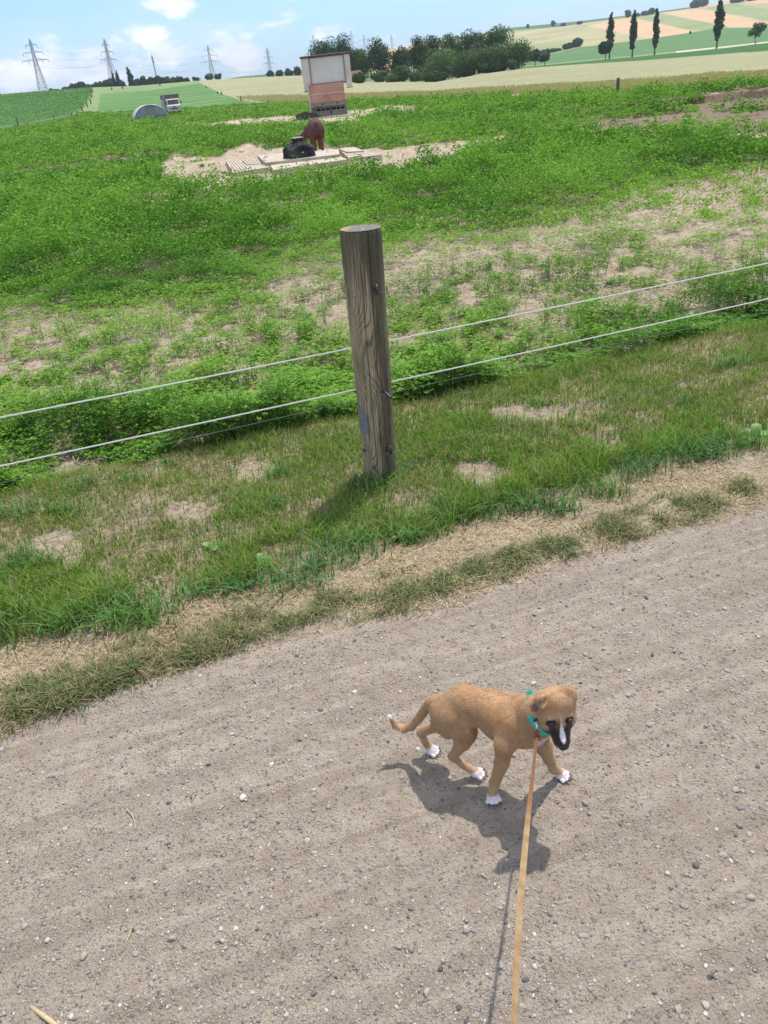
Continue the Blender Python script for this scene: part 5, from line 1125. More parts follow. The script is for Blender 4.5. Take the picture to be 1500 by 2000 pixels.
# ------------------------------------------------------------------ feeding hut
def hut():
    B = hit(645, 228); d = math.hypot(B[0], B[1]); X0 = lambda px: (px-645)/1726*d*1.0
    hz = lambda py: (225.5-py)/1960*d
    rz = math.atan2(B[1], B[0])-math.pi/2
    r = thing('feeding_hut', 'tall narrow whitish wooden feed silo with a red brown lower panel and two hatches', 'hut', tuple(B), rz)
    wh = pmat('weathered_white_board', (.48, .42, .37), (.60, .54, .48), 1.6, .8, .3, 14, c3=(.68, .62, .56)); pan = pmat('white_panel', (.56, .53, .49), (.68, .65, .61), 1.1, .6, .1, 8)
    red = pmat('faded_red_board', (.40, .18, .11), (.50, .25, .17), 1.4, .8, .3, 10, c3=(.55, .33, .24)); brn = pmat('brown_trim', (.10, .05, .045), (.17, .09, .075), 8, .8)
    gry = pmat('grey_timber', (.20, .165, .14), (.33, .28, .24), 5, .85, .4, 25); dk = pmat('dark_opening', (.008, .008, .008), (.02, .018, .015), 5, .9)
    dirt = pmat('dirty_steel', (.20, .18, .15), (.34, .31, .27), 6, .7, .3)
    u = d/1726.
    class VS:
        def __rmul__(s, n): return zat(645-n*.12, 228-n, B)-B[2]
    v = VS()
    W2 = 94*u/2; cx = 3*u
    zt = 118*v; zb = 54*v
    # side boxes of the head and recessed central board
    MB().box(-W2+cx, W2+cx, .10, 1.9, 62*v, zt).build('head_box', wh, r, .01)
    MB().box(-W2+cx, -W2+cx+15*u, -.10, .10, zb, zt-.01).build('side_flap', wh, r, .01)
    MB().box(W2+cx-11*u, W2+cx, -.10, .10, zb+.02, zt-.01).build('side_flap', wh, r, .01)
    MB().box(-W2+cx+16.5*u, W2+cx-12.5*u, -.04, .095, 66*v, zt-.02).build('centre_panel', pan, r, .02)
    for x_ in (-W2+cx+15.7*u, W2+cx-11.7*u): MB().box(x_-.025, x_+.025, -.13, .08, 66*v, zt-6*v).build('panel_rail', gry, r)
    MB().box(-W2+cx-.04, W2+cx+.04, -.16, 1.95, zt+.005, zt+.075).build('roof', brn, r, .01)
    MB().box(-W2+cx+.0, W2+cx, -.15, 1.93, zt+.078, zt+.09).build('roof_sheet', pan, r)
    for x0, x1 in ((-W2+cx, -W2+cx+15*u), (W2+cx-11*u, W2+cx)): MB().box(x0-.01, x1+.01, -.115, .09, zb-.045, zb-.003).build('flap_trim', brn, r)
    L, R_ = X0(608), X0(679)
    # lower body
    o = MB(); o.box(L+.02, R_-.02, .02, 1.7, 24*v, 66*v-.006); o.build('hopper', gry, r)
    o = MB(); V = [(L+.05, -.16, 65*v), (R_-.02, -.16, 65*v), (R_-.02, -.30, 29*v), (L+.05, -.30, 29*v), (L+.05, .015, 65*v), (R_-.02, .015, 65*v), (R_-.02, .015, 29*v), (L+.05, .015, 29*v)]
    o.add(V, [(0, 1, 2, 3), (4, 7, 6, 5), (0, 4, 5, 1), (3, 2, 6, 7), (0, 3, 7, 4), (1, 5, 6, 2)]); fp = o.build('front_panel', red, r, .01)
    MB().box(L+.06, R_-.03, -.262, -.235, 45*v, 46.6*v).build('panel_batten', wh, fp)
    MB().box(L+.04, R_, -.335, -.02, 21*v, 28.6*v).build('sill_board', gry, r, .008)
    for x_ in (X0(633), X0(662)): 
        mb = MB(); mb.tube([(x_, -.345, 26*v), (x_, -.33, 26*v)], .045, 14); mb.build('peephole', dk, r)
    MB().box(L+.30, R_-.1, .0, 1.6, .06, 21*v-.004).build('hopper_base', dk, r)
    for x0 in (X0(618.5), X0(649)):
        x1 = x0+28.5*u; z0, z1 = .05, 20.4*v; f = MB(); t_ = .045
        f.box(x0, x1, -.14, -.06, z1-t_*1.6, z1); f.box(x0, x1, -.14, -.06, z0, z0+.27); f.box(x0, x0+t_, -.14, -.06, z0+.272, z1-t_*1.6-.002); f.box(x1-t_, x1, -.14, -.06, z0+.272, z1-t_*1.6-.002)
        h = f.build('hatch', dirt, r, .004); f = MB(); f.box(x0+t_+.002, x1-t_-.002, -.125, -.09, z0+.40, z0+.44)
        for q in (1, 2): xx = x0+t_+(x1-x0-2*t_)*q/3; f.box(xx-.03, xx+.03, -.12, -.095, z0+.273, z0+.398)
        f.build('grille', dirt, h)
    MB().box(L-.02, L+.045, -.28, -.20, 0, 66*v).build('leg', wh, r); MB().box(L-.02, L+.04, 1.5, 1.58, 0, 24*v).build('leg', gry, r)
    MB().box(R_-.01, R_+.035, -.26, -.21, 0, 30*v).build('leg', gry, r); MB().box(R_-.02, R_+.03, 1.5, 1.57, 0, 24*v).build('leg', gry, r)
    MB().box(L+.05, L+.29, -.14, .3, .03, 21*v-.006).build('side_board', gry, r)
    o = MB(); o.box(-40*u, 50*u, -1.5, -.42, .0, .05); p = o.build('hut_doorstep', M_conc, None, .01); p.location = tuple(B); p.rotation_euler = (0, 0, rz); p.name = 'plank'; tag(p, 'long pale plank lying on the ground in front of the feeding hut', 'plank')
hut()
# ------------------------------------------------------------------ arched shelter and truck
def shelter():
    B = hit(297, 233.5); d = math.hypot(B[0], B[1]); R_ = 30.5*d/1726; rz = math.atan2(B[1], B[0])-math.pi/2+math.radians(6)
    r = thing('arched_shelter', 'low arched corrugated steel pig shelter with a grey door in its front', 'shelter', tuple(B), rz)
    zs = pmat('corrugated_steel', (.42, .45, .47), (.56, .59, .61), 3, .45, .2, 20, metal=.35); fr = pmat('grey_sheet', (.20, .235, .255), (.30, .34, .36), 1.2, .6, .2, 9); dr = pmat('grey_door', (.19, .215, .23), (.25, .275, .29), 2, .6)
    lowm = pmat('dirty_sheet', (.13, .14, .145), (.19, .20, .20), 2, .7); hy = R_*.80; n = 40; V = []; Fq = []; L = 3.2; nl = 60
    for j in range(nl+1):
        y = L*j/nl; q = .018*math.sin(j*1.4)
        for i in range(n+1):
            a = math.pi*i/n; 
            for rr in (0, .03): V.append(((R_+.03+q+rr)*math.cos(a), y-.06, (hy+.03+q+rr)*math.sin(a)))
    w_ = 2*(n+1)
    for j in range(nl):
        for i in range(n):
            b = j*w_+2*i; Fq += [(b+1, b+3, b+w_+3, b+w_+1), (b, b+w_, b+w_+2, b+2)]
    for i in range(n): Fq += [(2*i, 2*i+2, 2*i+3, 2*i+1)]; b = nl*w_; Fq += [(b+2*i, b+2*i+1, b+2*i+3, b+2*i+2)]
    MB().add(V, Fq).build('arch_roof', zs, r, smooth=True)
    def wall(y0, y1, z0, z1, m, name):
        pts = []; 
        for i in range(33):
            a = math.pi*i/32; x, z = R_*math.cos(a), hy*math.sin(a)
            pts.append((x, min(max(z, z0), z1)))
        if z0 > 0: pts = [(x, z) for x, z in pts if True]
        V = [(x, y0, z) for x, z in pts]+[(x, y1, z) for x, z in pts]; k = len(pts)
        return MB().add(V, [tuple(range(k)), tuple(reversed(range(k, 2*k)))]+[(i, i+k, (i+1) % k+k, (i+1) % k) for i in range(k)]).build(name, m, r)
    wall(0, .05, 0, 9, fr, 'front_wall'); wall(L-.25, L-.2, 0, 9, fr, 'back_wall')
    zk = hy*.28; xk = R_*math.sqrt(1-.28**2)-.05; MB().box(-xk, xk, -.012, -.002, 0.02, zk).build('lower_sheet', lowm, r)
    MB().box(-.34, .36, -.05, -.014, .03, hy*.80).build('door', dr, r, .005); mb = MB(); mb.box(-.40, .42, -.07, -.052, hy*.80-.01, hy*.88); mb.box(-.40, -.345, -.06, -.016, 0.02, hy*.80-.012); mb.box(.365, .42, -.06, -.016, .02, hy*.80-.012); mb.build('door_frame', lowm, r)
    MB().tube([(0, .1, hy+.03), (0, .1, hy+.42)], .02, 6).build('vent_pipe', zs, r)
shelter()
def truck():
    B = hit(343, 223.5); d = math.hypot(B[0], B[1]); s = 30*d/1726/2.3; rz = math.atan2(B[1], B[0])-math.pi/2+math.radians(7)
    r = thing('box_truck', 'old off-white box truck parked facing the camera in the alfalfa beside the arched shelter', 'truck', tuple(B), rz); r.scale = (s, s, s)
    cab = pmat('cream_paint', (.44, .42, .35), (.54, .52, .45), 2, .45); box = pmat('box_white', (.34, .32, .28), (.44, .42, .38), 1.5, .6, .1); dk = pmat('black_rubber', (.015, .015, .016), (.03, .03, .03), 8, .8); gl = pmat('windscreen_glass', (.045, .05, .06), (.09, .10, .11), 1.5, .12)
    br = pmat('brown_fascia', (.16, .11, .09), (.22, .16, .13), 3, .7); ch = pmat('lamp_glass', (.35, .35, .33), (.5, .5, .48), 10, .2)
    # side outline of the cab (y forward is towards the camera: negative)
    mb = MB(); pr = [(-.02, .55), (-.02, 1.15), (.18, 1.32), (.42, 1.98), (.60, 2.06), (1.7, 2.06), (1.7, .55)]
    V = [(-.95, y, z) for y, z in pr]+[(.95, y, z) for y, z in pr]; k = len(pr); mb.add(V, [tuple(range(k)), tuple(reversed(range(k, 2*k)))]+[(i, i+k, (i+1) % k+k, (i+1) % k) for i in range(k)]); mb.build('cab', cab, r, .05)
    mb = MB(); V = [(-.80, .175, 1.38), (.80, .175, 1.38), (.72, .375, 1.92), (-.72, .375, 1.92)]; V += [(x, y-.025, z+.01) for x, y, z in V]; mb.add(V, [(0, 1, 2, 3), (7, 6, 5, 4), (0, 4, 5, 1), (1, 5, 6, 2), (2, 6, 7, 3), (3, 7, 4, 0)]); mb.build('windscreen', gl, r)
    for sx in (-1, 1):
        mb = MB(); mb.box(sx*.955-.006*(sx < 0), sx*.955+.006*(sx > 0), .45, 1.3, 1.3, 1.9); mb.build('side_window', gl, r)
        MB().box(sx*.72-.13, sx*.72+.13, -.06, -.024, .72, .88).build('headlight', ch, r, .01)
        mb = MB(); mb.tube([(sx*.96, .35, 1.55), (sx*1.10, .25, 1.6)], .02, 6); mb.box(sx*1.14-.07, sx*1.14+.07, .19, .25, 1.38, 1.72); mb.build('mirror', dk, r)
    MB().box(-.20, .20, -.05, -.024, .95, 1.07).build('badge', dk, r); MB().box(-.52, .52, -.055, -.024, .70, .84).build('grille', dk, r)
    MB().box(-.98, .98, -.16, .02, .42, .60).build('bumper', box, r, .02); MB().box(-.26, .26, -.18, -.165, .44, .55).build('number_plate', cab, r)
    MB().box(-.85, .85, .05, 5.2, .30, .53).build('chassis', dk, r)
    MB().box(-1.12, 1.12, 1.0, 5.6, 2.09, 2.60).build('box_top', br, r); MB().box(-1.15, 1.15, 1.73, 5.7, .62, 2.085).build('box_body', box, r, .01); MB().box(-1.18, 1.18, .85, 5.75, 2.602, 2.68).build('box_roof', box, r, .01)
    for (x0, x1) in ((-1.16, -1.02), (1.02, 1.16)): MB().box(x0, x1, .94, .998, 2.09, 2.60).build('box_edge', box, r)
    for sx in (-1, 1):
        for y in (.75, 4.4):
            mb = MB(); pr_ = [(.22, -.12), (.38, -.12), (.42, -.09), (.42, .09), (.38, .12), (.22, .12)]; mb.lathe([(a, b) for a, b in pr_], 20); mb.v = [(z_+sx*.82, y+x_, y_+.42) for x_, y_, z_ in mb.v]; w_ = mb.build('wheel', dk, r, smooth=False)
            m2 = MB(); m2.lathe([(.05, -.10), (.2, -.08), (.2, .08), (.05, .10)], 14); m2.v = [(z_+sx*.82, y+x_, y_+.42) for x_, y_, z_ in m2.v]; m2.build('rim', ch, w_)
truck()
# ------------------------------------------------------------------ far fence posts
M_post = pmat('grey_post', (.07, .055, .045), (.14, .115, .09), 12, .9, .3)
def far_post(px, yb, yt, label, grp, w=None):
    B = hit(px, yb); d = math.hypot(B[0], B[1]); h = (yb-yt)*d/1960; mb = MB(); r_ = w or max(.05, .0007*d); mb.tube([(0, 0, -.2), (0, 0, h*.5), (0, 0, h)], [r_, r_, r_*.92], 8); o = mb.build('fence_post', M_post, smooth=False); o.location = tuple(B); tag(o, label, 'fence post', grp); return B, h
far_post(1206, 185, 153, 'lone dark fence post in front of the wheat on the right', 'fence posts in front of the wheat', .065)
far_post(777, 198, 186, 'small dark fence post right of the feeding hut', 'fence posts in front of the wheat')
far_post(763, 199, 193, 'very short post stub right of the feeding hut, beside a taller post', 'fence posts in front of the wheat')
for i, (x, b, t) in enumerate([(525, 203, 195), (519, 203, 199), (471, 197, 188), (433, 185, 179), (425, 183, 179), (403, 172, 168)]):
    far_post(x, b, t, ORD[i]+' from the right of the tiny fence posts between green crop and wheat', 'fence posts between green crop and wheat')
for i, (x, b, t) in enumerate([(313, 169, 162), (240, 175, 169), (219, 177, 171), (181, 182, 176)]):
    far_post(x, b, t, ORD[i]+' from the right of the tiny posts beside the lane on the crest', 'fence posts on the crest')
LP = [(37, 249, 230), (55, 246, 238), (107, 237, 224), (142, 229, 220), (151, 226, 218), (161, 217, 208), (178, 203, 193), (171, 209, 200), (180, 192, 185)]
lab = ['thick dark fence post at the left edge of the picture by the maize', 'short thin post between the two thicker posts by the maize', 'dark fence post in the middle of the maize edge', None, None, None, None, None, None]
rk = sorted([p[0] for p in LP[3:]])
LB = [far_post(x, b, t, l or ORD[rk.index(x)]+' from the left of the small posts climbing the right-hand edge of the maize', 'fence posts along the maize') for (x, b, t), l in zip(LP, lab)]
def far_rope():
    pts = [hit(-60, 262)+[0, 0, .35]]+[hit(x, b)+[0, 0, .35] for x, b, t in LP[:5]]; mb = MB(); mb.tube(pts, .05, 5); m = pmat('pale_rope', (.5, .5, .42), (.6, .6, .5), 4, .8); tag(mb.build('fence_rope', m), 'pale rope of the fence along the foot of the maize field', 'rope')
far_rope()
# ------------------------------------------------------------------ trees
M_bark = pmat('bark', (.06, .048, .038), (.12, .10, .08), 4, .9, .6, 20)
def crown(name, parent, w, z0, z1, d, kind, cols, n=None):
    s = max(.16, d*.00125)*(1.0 if kind != 'sparse' else 1.0); hh = (z1-z0); lob = []
    if kind == 'poplar':
        for i in range(14):
            t = (i+.5)/14; env = math.sin(math.pi*min(1, t*.80+.16))**.75; r = w*.5*env*random.uniform(.62, .95); lob.append((random.uniform(-.22, .22)*w*.5, random.uniform(-.2, .2)*w*.5, z0+hh*t, r, r, hh*.075*random.uniform(.8, 1.3)))
    else:
        k = {'round': 30, 'bush': 14, 'sparse': 14, 'tall': 32}[kind]
        for i in range(k):
            q = randdir(1, -.9, 1)[0]; rr = random.uniform(.25, .72)
            env = 1.0 if kind != 'tall' else (1.1-.45*max(0, q[2]))
            r = w*.5*random.uniform(.28, .46)*(1 if kind != 'sparse' else .8)
            lob.append((q[0]*rr*w*.5*env, q[1]*rr*w*.5*env, z0+hh*.5+q[2]*rr*hh*.5, r, r, min(r, hh*.3)*random.uniform(.7, 1)))
        if kind in ('round', 'tall', 'bush'): lob.append((0, 0, z0+hh*.42, w*.38, w*.38, hh*.40))
    if kind != 'poplar':
        la = np.array(lob); ex = max((la[:, 0]+la[:, 3]).max()-(la[:, 0]-la[:, 3]).min(), .1); ey = (la[:, 1]+la[:, 4]).max()-(la[:, 1]-la[:, 4]).min(); zl, zh = (la[:, 2]-la[:, 5]).min(), (la[:, 2]+la[:, 5]).max()
        cx_, cy_ = ((la[:, 0]+la[:, 3]).max()+(la[:, 0]-la[:, 3]).min())/2, ((la[:, 1]+la[:, 4]).max()+(la[:, 1]-la[:, 4]).min())/2
        la[:, 0] = (la[:, 0]-cx_)*w/ex; la[:, 1] = (la[:, 1]-cy_)*w/ey; la[:, 3] *= w/ex; la[:, 4] *= w/ey; la[:, 2] = z0+(la[:, 2]-zl)*hh/(zh-zl); la[:, 5] *= hh/(zh-zl); lob = [tuple(q) for q in la]
    area = sum(4*math.pi*l[3]*(l[3]+2*l[5])/3 for l in lob); N = n or int(min(5200, max(250, area/(s*s)*(2.0 if kind != 'sparse' else .8))))
    lob = np.array(lob); wgt = lob[:, 3]*(lob[:, 3]+2*lob[:, 5]); li = RNG.choice(len(lob), N, p=wgt/wgt.sum()); L = lob[li]; q = randdir(N, -1, 1); sh = RNG.uniform(.72, 1.10, N)**1.0
    Pc = L[:, :3]+q*L[:, 3:6]*sh[:, None]; nn = q+RNG.normal(0, .45, (N, 3))+[0, 0, .25]; nn /= np.linalg.norm(nn, axis=1)[:, None]
    a = randdir(N); A = a-nn*np.sum(a*nn, 1)[:, None]; A /= np.linalg.norm(A, axis=1)[:, None]; B = np.cross(nn, A); ss = s*RNG.uniform(.6, 1.5, N)*.62
    V, Fq = quads_from(Pc, A*ss[:, None], B*(ss*.8)[:, None])
    lc = RNG.uniform(0, 1, len(lob))[li]; mx = np.clip(lc*.7+RNG.uniform(0, .45, N), 0, 1)[:, None]; col = np.array(cols[0])*(1-mx)+np.array(cols[1])*mx
    return mesh_np(name, V, Fq, M_tree, parent, col=np.repeat(col, 4, 0))
DKC = ((.020, .048, .014), (.050, .098, .026)); MDC = ((.036, .085, .020), (.080, .155, .036)); LTC = ((.070, .14, .040), (.115, .20, .055)); OLV = ((.06, .085, .045), (.10, .13, .06)); FAR = ((.022, .055, .022), (.04, .085, .033))
def tree(px, top, base, wpx, kind, dist, cols, label, name='tree', grp=None, trunk=.18, lean=0.0, cat='tree', ground=True):
    P = at(px, dist); 
    for _ in range(3):   # walk sideways so that the crown's middle lands on its pixel column
        mz = H+dist*0; x_, y_, w_ = projv(np.array([P[0], P[1], zat(px, (top+base)/2, P)])); P = at(px+(px-float(x_))+ (0), dist) if abs(px-float(x_)) > .3 else P
    zt = zat(px, top, P); zb = zat(px, base, P); zg = P[2]
    if ground: zb = max(zb, zg) if zb-zg < 2.5 or True else zb
    z0 = zg if ground else zb
    hh = zt-z0; w = wpx*dist/1726
    r = thing(name, label, cat, (P[0], P[1], z0-.05), random.uniform(0, 6), grp)
    tk = trunk*hh
    if kind != 'bush':
        mb = MB(); tr = max(.10, hh*.016); mb.tube([(0, 0, 0), (lean*tk, 0, tk*.6), (lean*tk*1.5, 0, tk*1.3), (lean*tk*2, 0, hh*.72)], [tr*1.5, tr*1.15, tr, tr*.3], 7)
        for k in range(5):
            a = 1.256*k+random.uniform(-.4, .4); z_ = tk*random.uniform(.9, 1.6); mb.tube([(lean*tk*1.5, 0, z_), (math.cos(a)*w*.16+lean*tk*1.6, math.sin(a)*w*.16, z_+hh*.13), (math.cos(a)*w*.30+lean*tk*1.7, math.sin(a)*w*.30, z_+hh*.30)], [tr*.6, tr*.4, tr*.12], 5)
        mb.build('trunk', M_bark, r, smooth=True)
    c = crown('crown', r, w, tk if kind != 'bush' else 0.0, hh, dist, kind, cols)
    if lean: c.location.x = lean*tk*1.6
    return r
GR = 'trees of the grove behind the feeding hut'
# grove (back to front)
for a in [
 (632, 75, 150, 58, 'round', 262, DKC, 'broad dark tree rising behind the feeding hut roof'),
 (674, 69, 148, 48, 'round', 258, DKC, 'dark round tree just right of the feeding hut roof'),
 (707, 98, 150, 34, 'round', 268, LTC, 'lighter green tree between two dark ones above the old shed'),
 (741, 73, 153, 48, 'tall', 250, DKC, 'tall dark tree with a narrow rounded top right of the old shed'),
 (779, 94, 155, 34, 'round', 250, DKC, 'dark tree below the tan slope, right of the narrow topped one'),
 (817, 73, 156, 40, 'tall', 232, DKC, 'dense dark green tree where the grove rises again'),
 (845, 71, 154, 46, 'tall', 242, DKC, 'dark tree with a ragged top in the middle of the grove'),
 (882, 67, 150, 44, 'tall', 245, MDC, 'tree with loose upright shoots at its top in the middle of the grove'),
 (863, 92, 154, 64, 'round', 214, LTC, 'light yellow green tree standing in front of the middle of the grove'),
 (920, 59, 142, 46, 'tall', 246, DKC, 'tall dark tree behind the right half of the grove'),
 (963, 54, 140, 54, 'sparse', 248, MDC, 'tallest airy tree of the grove with sky showing through its top'),
 (921, 88, 142, 44, 'round', 226, OLV, 'greyish green tree behind the right front of the grove'),
 (916, 96, 143, 52, 'round', 205, MDC, 'rounded mid green tree in the right front of the grove'),
 (968, 82, 139, 60, 'round', 206, MDC, 'broad rounded green tree at the right front of the grove'),
 (1010, 76, 135, 50, 'round', 204, MDC, 'rounded green tree ending the grove on the right')]:
    a = list(a); a[3] *= 1.34; a[1] -= 5 if a[5] > 228 else 1; tree(*a, grp=GR, trunk=.02)
for a in [(741, 142, 161, 26, 'bush', 232, MDC, 'low bush in front of the grove right of the old shed'), (783, 132, 161, 32, 'bush', 226, MDC, 'bright green bush in front of the dark grove'), (764, 148, 161, 20, 'bush', 222, LTC, 'small light green bush between two larger ones in front of the grove'),
          (811, 145, 158, 20, 'bush', 220, MDC, 'small bush at the foot of the light yellow green tree'), (1000, 121, 137, 15, 'bush', 196, OLV, 'small brownish round bush at the foot of the last grove tree'), (905, 128, 150, 40, 'bush', 204, DKC, 'dark undergrowth bush at the front of the grove'), (850, 135, 156, 50, 'bush', 212, MDC, 'wide bush under the light yellow green tree'),
          (700, 145, 160, 26, 'bush', 226, MDC, 'low bush in front of the old shed'), (960, 122, 141, 46, 'bush', 203, DKC, 'dark undergrowth bush near the right end of the grove')]:
    a = list(a); a[1] -= 5; a[3] *= 1.25; tree(*a, name='bush', grp='bushes along the grove', cat='bush')
# left of the hut
for a in [(527, 137, 150, 15, 'bush', 425, FAR, 'leftmost of the four dark bushes on the crest left of the feeding hut'), (546, 136, 150, 15, 'bush', 425, FAR, 'low dark bush on the crest, second from the left of four'), (564, 132, 150, 18, 'bush', 425, FAR, 'rounded dark bush on the crest, third from the left of four'), (581, 129, 150, 15, 'bush', 425, FAR, 'tallest of the four dark bushes on the crest, touching the feeding hut')]:
    tree(*a, name='bush', grp='bushes on the crest left of the hut', cat='bush')
for a in [(383, 149, 163, 16, 'sparse', 440, FAR, 'small sparse tree on the crest where the wheat begins'), (409, 143, 161, 17, 'round', 440, MDC, 'rounded small tree at the foot of the middle power pylon'), (426, 143, 160, 14, 'round', 440, DKC, 'small dark tree right beside the tree at the middle pylon foot')]:
    tree(*a, grp='small trees on the crest')
xs_ = [(100, 172, 180, 10), (112, 173, 180, 9), (128, 169, 177, 16), (143, 162, 176, 15), (156, 159, 176, 18), (168, 163, 175, 14), (187, 160, 173, 12), (199, 158, 172, 15), (214, 153, 171, 19), (235, 155, 170, 16), (268, 153, 168, 15), (280, 148, 167, 15), (293, 150, 166, 14), (308, 147, 165, 17), (323, 149, 164, 15), (338, 150, 163, 14), (352, 148, 162, 17), (364, 151, 162, 11)]
for i, (x, t, b, w) in enumerate(xs_):
    tree(x, t, b+3, w*1.25, 'round', 470, FAR, ORD[i]+' from the left of the hedgerow trees beyond the left hill', grp='hedgerow trees beyond the left hill', trunk=.05)
for a in [(222, 140, 172, 8, 'poplar', 465, FAR, 'narrow poplar left in the pair beside the second pylon'), (230, 138, 172, 9, 'poplar', 465, FAR, 'narrow poplar right in the pair beside the second pylon'), (253, 131, 170, 13, 'poplar', 460, FAR, 'tallest single poplar on the left skyline')]:
    tree(*a, name='poplar', grp='poplars on the left skyline', trunk=.03)
for a in [(1192, 25, 116, 16, 'poplar', 302, DKC, 'leftmost tall poplar on the right, a round tree leaning against its foot'), (1237, 22, 111, 15, 'poplar', 302, DKC, 'second poplar from the left on the right-hand slope'), (1281, 18, 107, 14, 'poplar', 302, DKC, 'third poplar from the left, slim with a ragged tip'), (1404, -2, 94, 19, 'poplar', 302, DKC, 'rightmost and tallest poplar, reaching the top of the picture')]:
    tree(*a, name='poplar', grp='poplars along the field track', trunk=.20)
for a in [(1183, 77, 118, 27, 'round', 292, DKC, 'round dark tree at the foot of the leftmost tall poplar'), (1478, 42, 85, 32, 'sparse', 300, MDC, 'thin crooked tree with open crown at the far right'), (1045, 95, 125, 24, 'round', 300, DKC, 'dark round tree between the grove and the pale green field'), (1064, 100, 125, 22, 'round', 292, OLV, 'pale round tree right of the dark one beside the grove')]:
    tree(*a, grp='single trees on the right', trunk=.3, lean=.12 if a[0] == 1478 else 0)
for a in [(1110, 83, 98, 22, 'bush', 560, FAR, 'left part of the dark bushes in the fold of the slope'), (1128, 73, 98, 21, 'bush', 560, FAR, 'larger dark bush in the fold of the slope'), (1066, 95, 103, 20, 'bush', 560, FAR, 'low hedge piece left of the dark bushes in the fold'), (1084, 94, 101, 22, 'bush', 560, FAR, 'low hedge piece joining the dark bushes in the fold')]:
    tree(*a, name='bush', grp='bushes in the fold of the slope', cat='bush')
for i, (x, t, b, w, dd) in enumerate([(893, 69, 78, 5, 1290), (1080, 40, 54, 7, 1150), (1100, 45, 52, 9, 1120), (1132, 41, 48, 8, 1100), (1226, 19, 32, 10, 1150), (1243, 25, 31, 12, 1150), (1261, 21, 28, 14, 1160), (1273, 15, 26, 9, 1170), (1031, 57, 60, 6, 1200)]):
    tree(x, t, b, w*1.2, 'bush', dd, FAR, ['tiny tree alone on the ridge above the grove', 'small upright tree on the hill meadow, leftmost of three', 'flat bush on the hill meadow between two trees', 'small round bush at the top left corner of the tan field', 'upright bush on the ridge above the tan fields', 'low bush on the ridge beside an upright one', 'wide low bush on the ridge', 'taller dark bush at the right end of the ridge row', 'speck of a bush on the dark ridge'][i], name='bush', grp='bushes on the hill', cat='bush')
tree(1360, -2, 17, 22, 'round', 1180, FAR, 'large round tree on the hilltop left of the tall poplar', grp='hilltop trees', trunk=.05); tree(1373, -4, 16, 18, 'round', 1190, FAR, 'round tree on the hilltop pressed against its larger neighbour', grp='hilltop trees', trunk=.05)
for i, (x, t, b, w) in enumerate([(1442, -14, 6, 26), (1462, -16, 14, 30), (1480, -14, 24, 30), (1496, -12, 27, 26), (1515, -14, 26, 30), (1470, 4, 22, 22), (1540, -16, 26, 34)]):
    tree(x, t, b, w, 'round', 1120+10*i, FAR, ['leftmost dark tree of the hilltop wood in the upper right corner', 'second dark tree from the left in the hilltop wood', 'third dark tree from the left in the hilltop wood', 'fourth dark tree from the left in the hilltop wood, near the edge', 'dark tree of the hilltop wood cut off by the right edge', 'smaller dark tree standing in front of the hilltop wood', 'last dark tree of the hilltop wood beyond the right edge'][i], grp='trees of the hilltop wood', trunk=.05)
# small dark hide at the corner of the tan field
def hide():
    B = hit(1348, 66.5); d = math.hypot(B[0], B[1]); s = d/1960; r = thing('field_hut', 'tiny dark hut at the right corner of the tan field', 'hut', tuple(B)); m = pmat('dark_boards', (.05, .04, .035), (.09, .075, .06), 3, .9)
    MB().box(-1.6*s, 1.6*s, -1.5*s, 1.5*s, -.5, 4.2*s).build('wall', m, r); mb = MB(); mb.add([(-2*s, -1.8*s, 4.25*s), (2*s, -1.8*s, 4.25*s), (2*s, 1.8*s, 4.25*s), (-2*s, 1.8*s, 4.25*s), (0, -1.8*s, 5.6*s), (0, 1.8*s, 5.6*s)], [(3, 2, 1, 0), (0, 1, 4), (2, 3, 5), (1, 2, 5, 4), (3, 0, 4, 5)]); mb.build('roof', m, r)
hide()
def shed():
    P = at(697, 236); s = 236/1726; z1 = zat(697, 139, P)-P[2]; r = thing('old_shed', 'small old shed with a brown tiled roof half hidden under the grove', 'shed', tuple(P), math.radians(-4))
    w = 13.5*s; tl = pmat('brown_tiles', (.13, .085, .065), (.22, .15, .12), 1.2, .9, .4, 9); wl = pmat('shed_wall', (.14, .12, .10), (.22, .19, .16), 1, .9); ez = z1*.42
    MB().box(-w+.25, w-.25, .3, 4.2, -.3, ez).build('wall', wl, r)
    mb = MB(); mb.add([(-w, 0, ez-.1), (w, 0, ez-.1), (w-.7, 2.3, z1), (-w+.2, 2.3, z1), (-w, 0, ez+.1), (w, 0, ez+.1), (w-.7, 2.25, z1+.2), (-w+.2, 2.25, z1+.2)], [(0, 3, 2, 1), (4, 5, 6, 7), (0, 1, 5, 4), (1, 2, 6, 5), (2, 3, 7, 6), (3, 0, 4, 7)])
    mb.add([(-w, 4.6, ez-.1), (w, 4.6, ez-.1), (w-.7, 2.35, z1), (-w+.2, 2.35, z1), (-w, 4.6, ez+.1), (w, 4.6, ez+.1), (w-.7, 2.35, z1+.2), (-w+.2, 2.35, z1+.2)], [(0, 1, 2, 3), (4, 7, 6, 5), (0, 4, 5, 1), (1, 5, 6, 2), (2, 6, 7, 3), (3, 7, 4, 0)]); mb.build('roof', tl, r)
    B = hit(931, 147); mb = MB(); mb.box(-.12, .12, -.1, .1, 0, 9*math.hypot(B[0], B[1])/1960); o = mb.build('marker_post', pmat('marker_yellow', (.5, .45, .25), (.6, .55, .32), 4), None); o.location = tuple(B); tag(o, 'small pale yellow marker post in front of the grove', 'post')
shed()
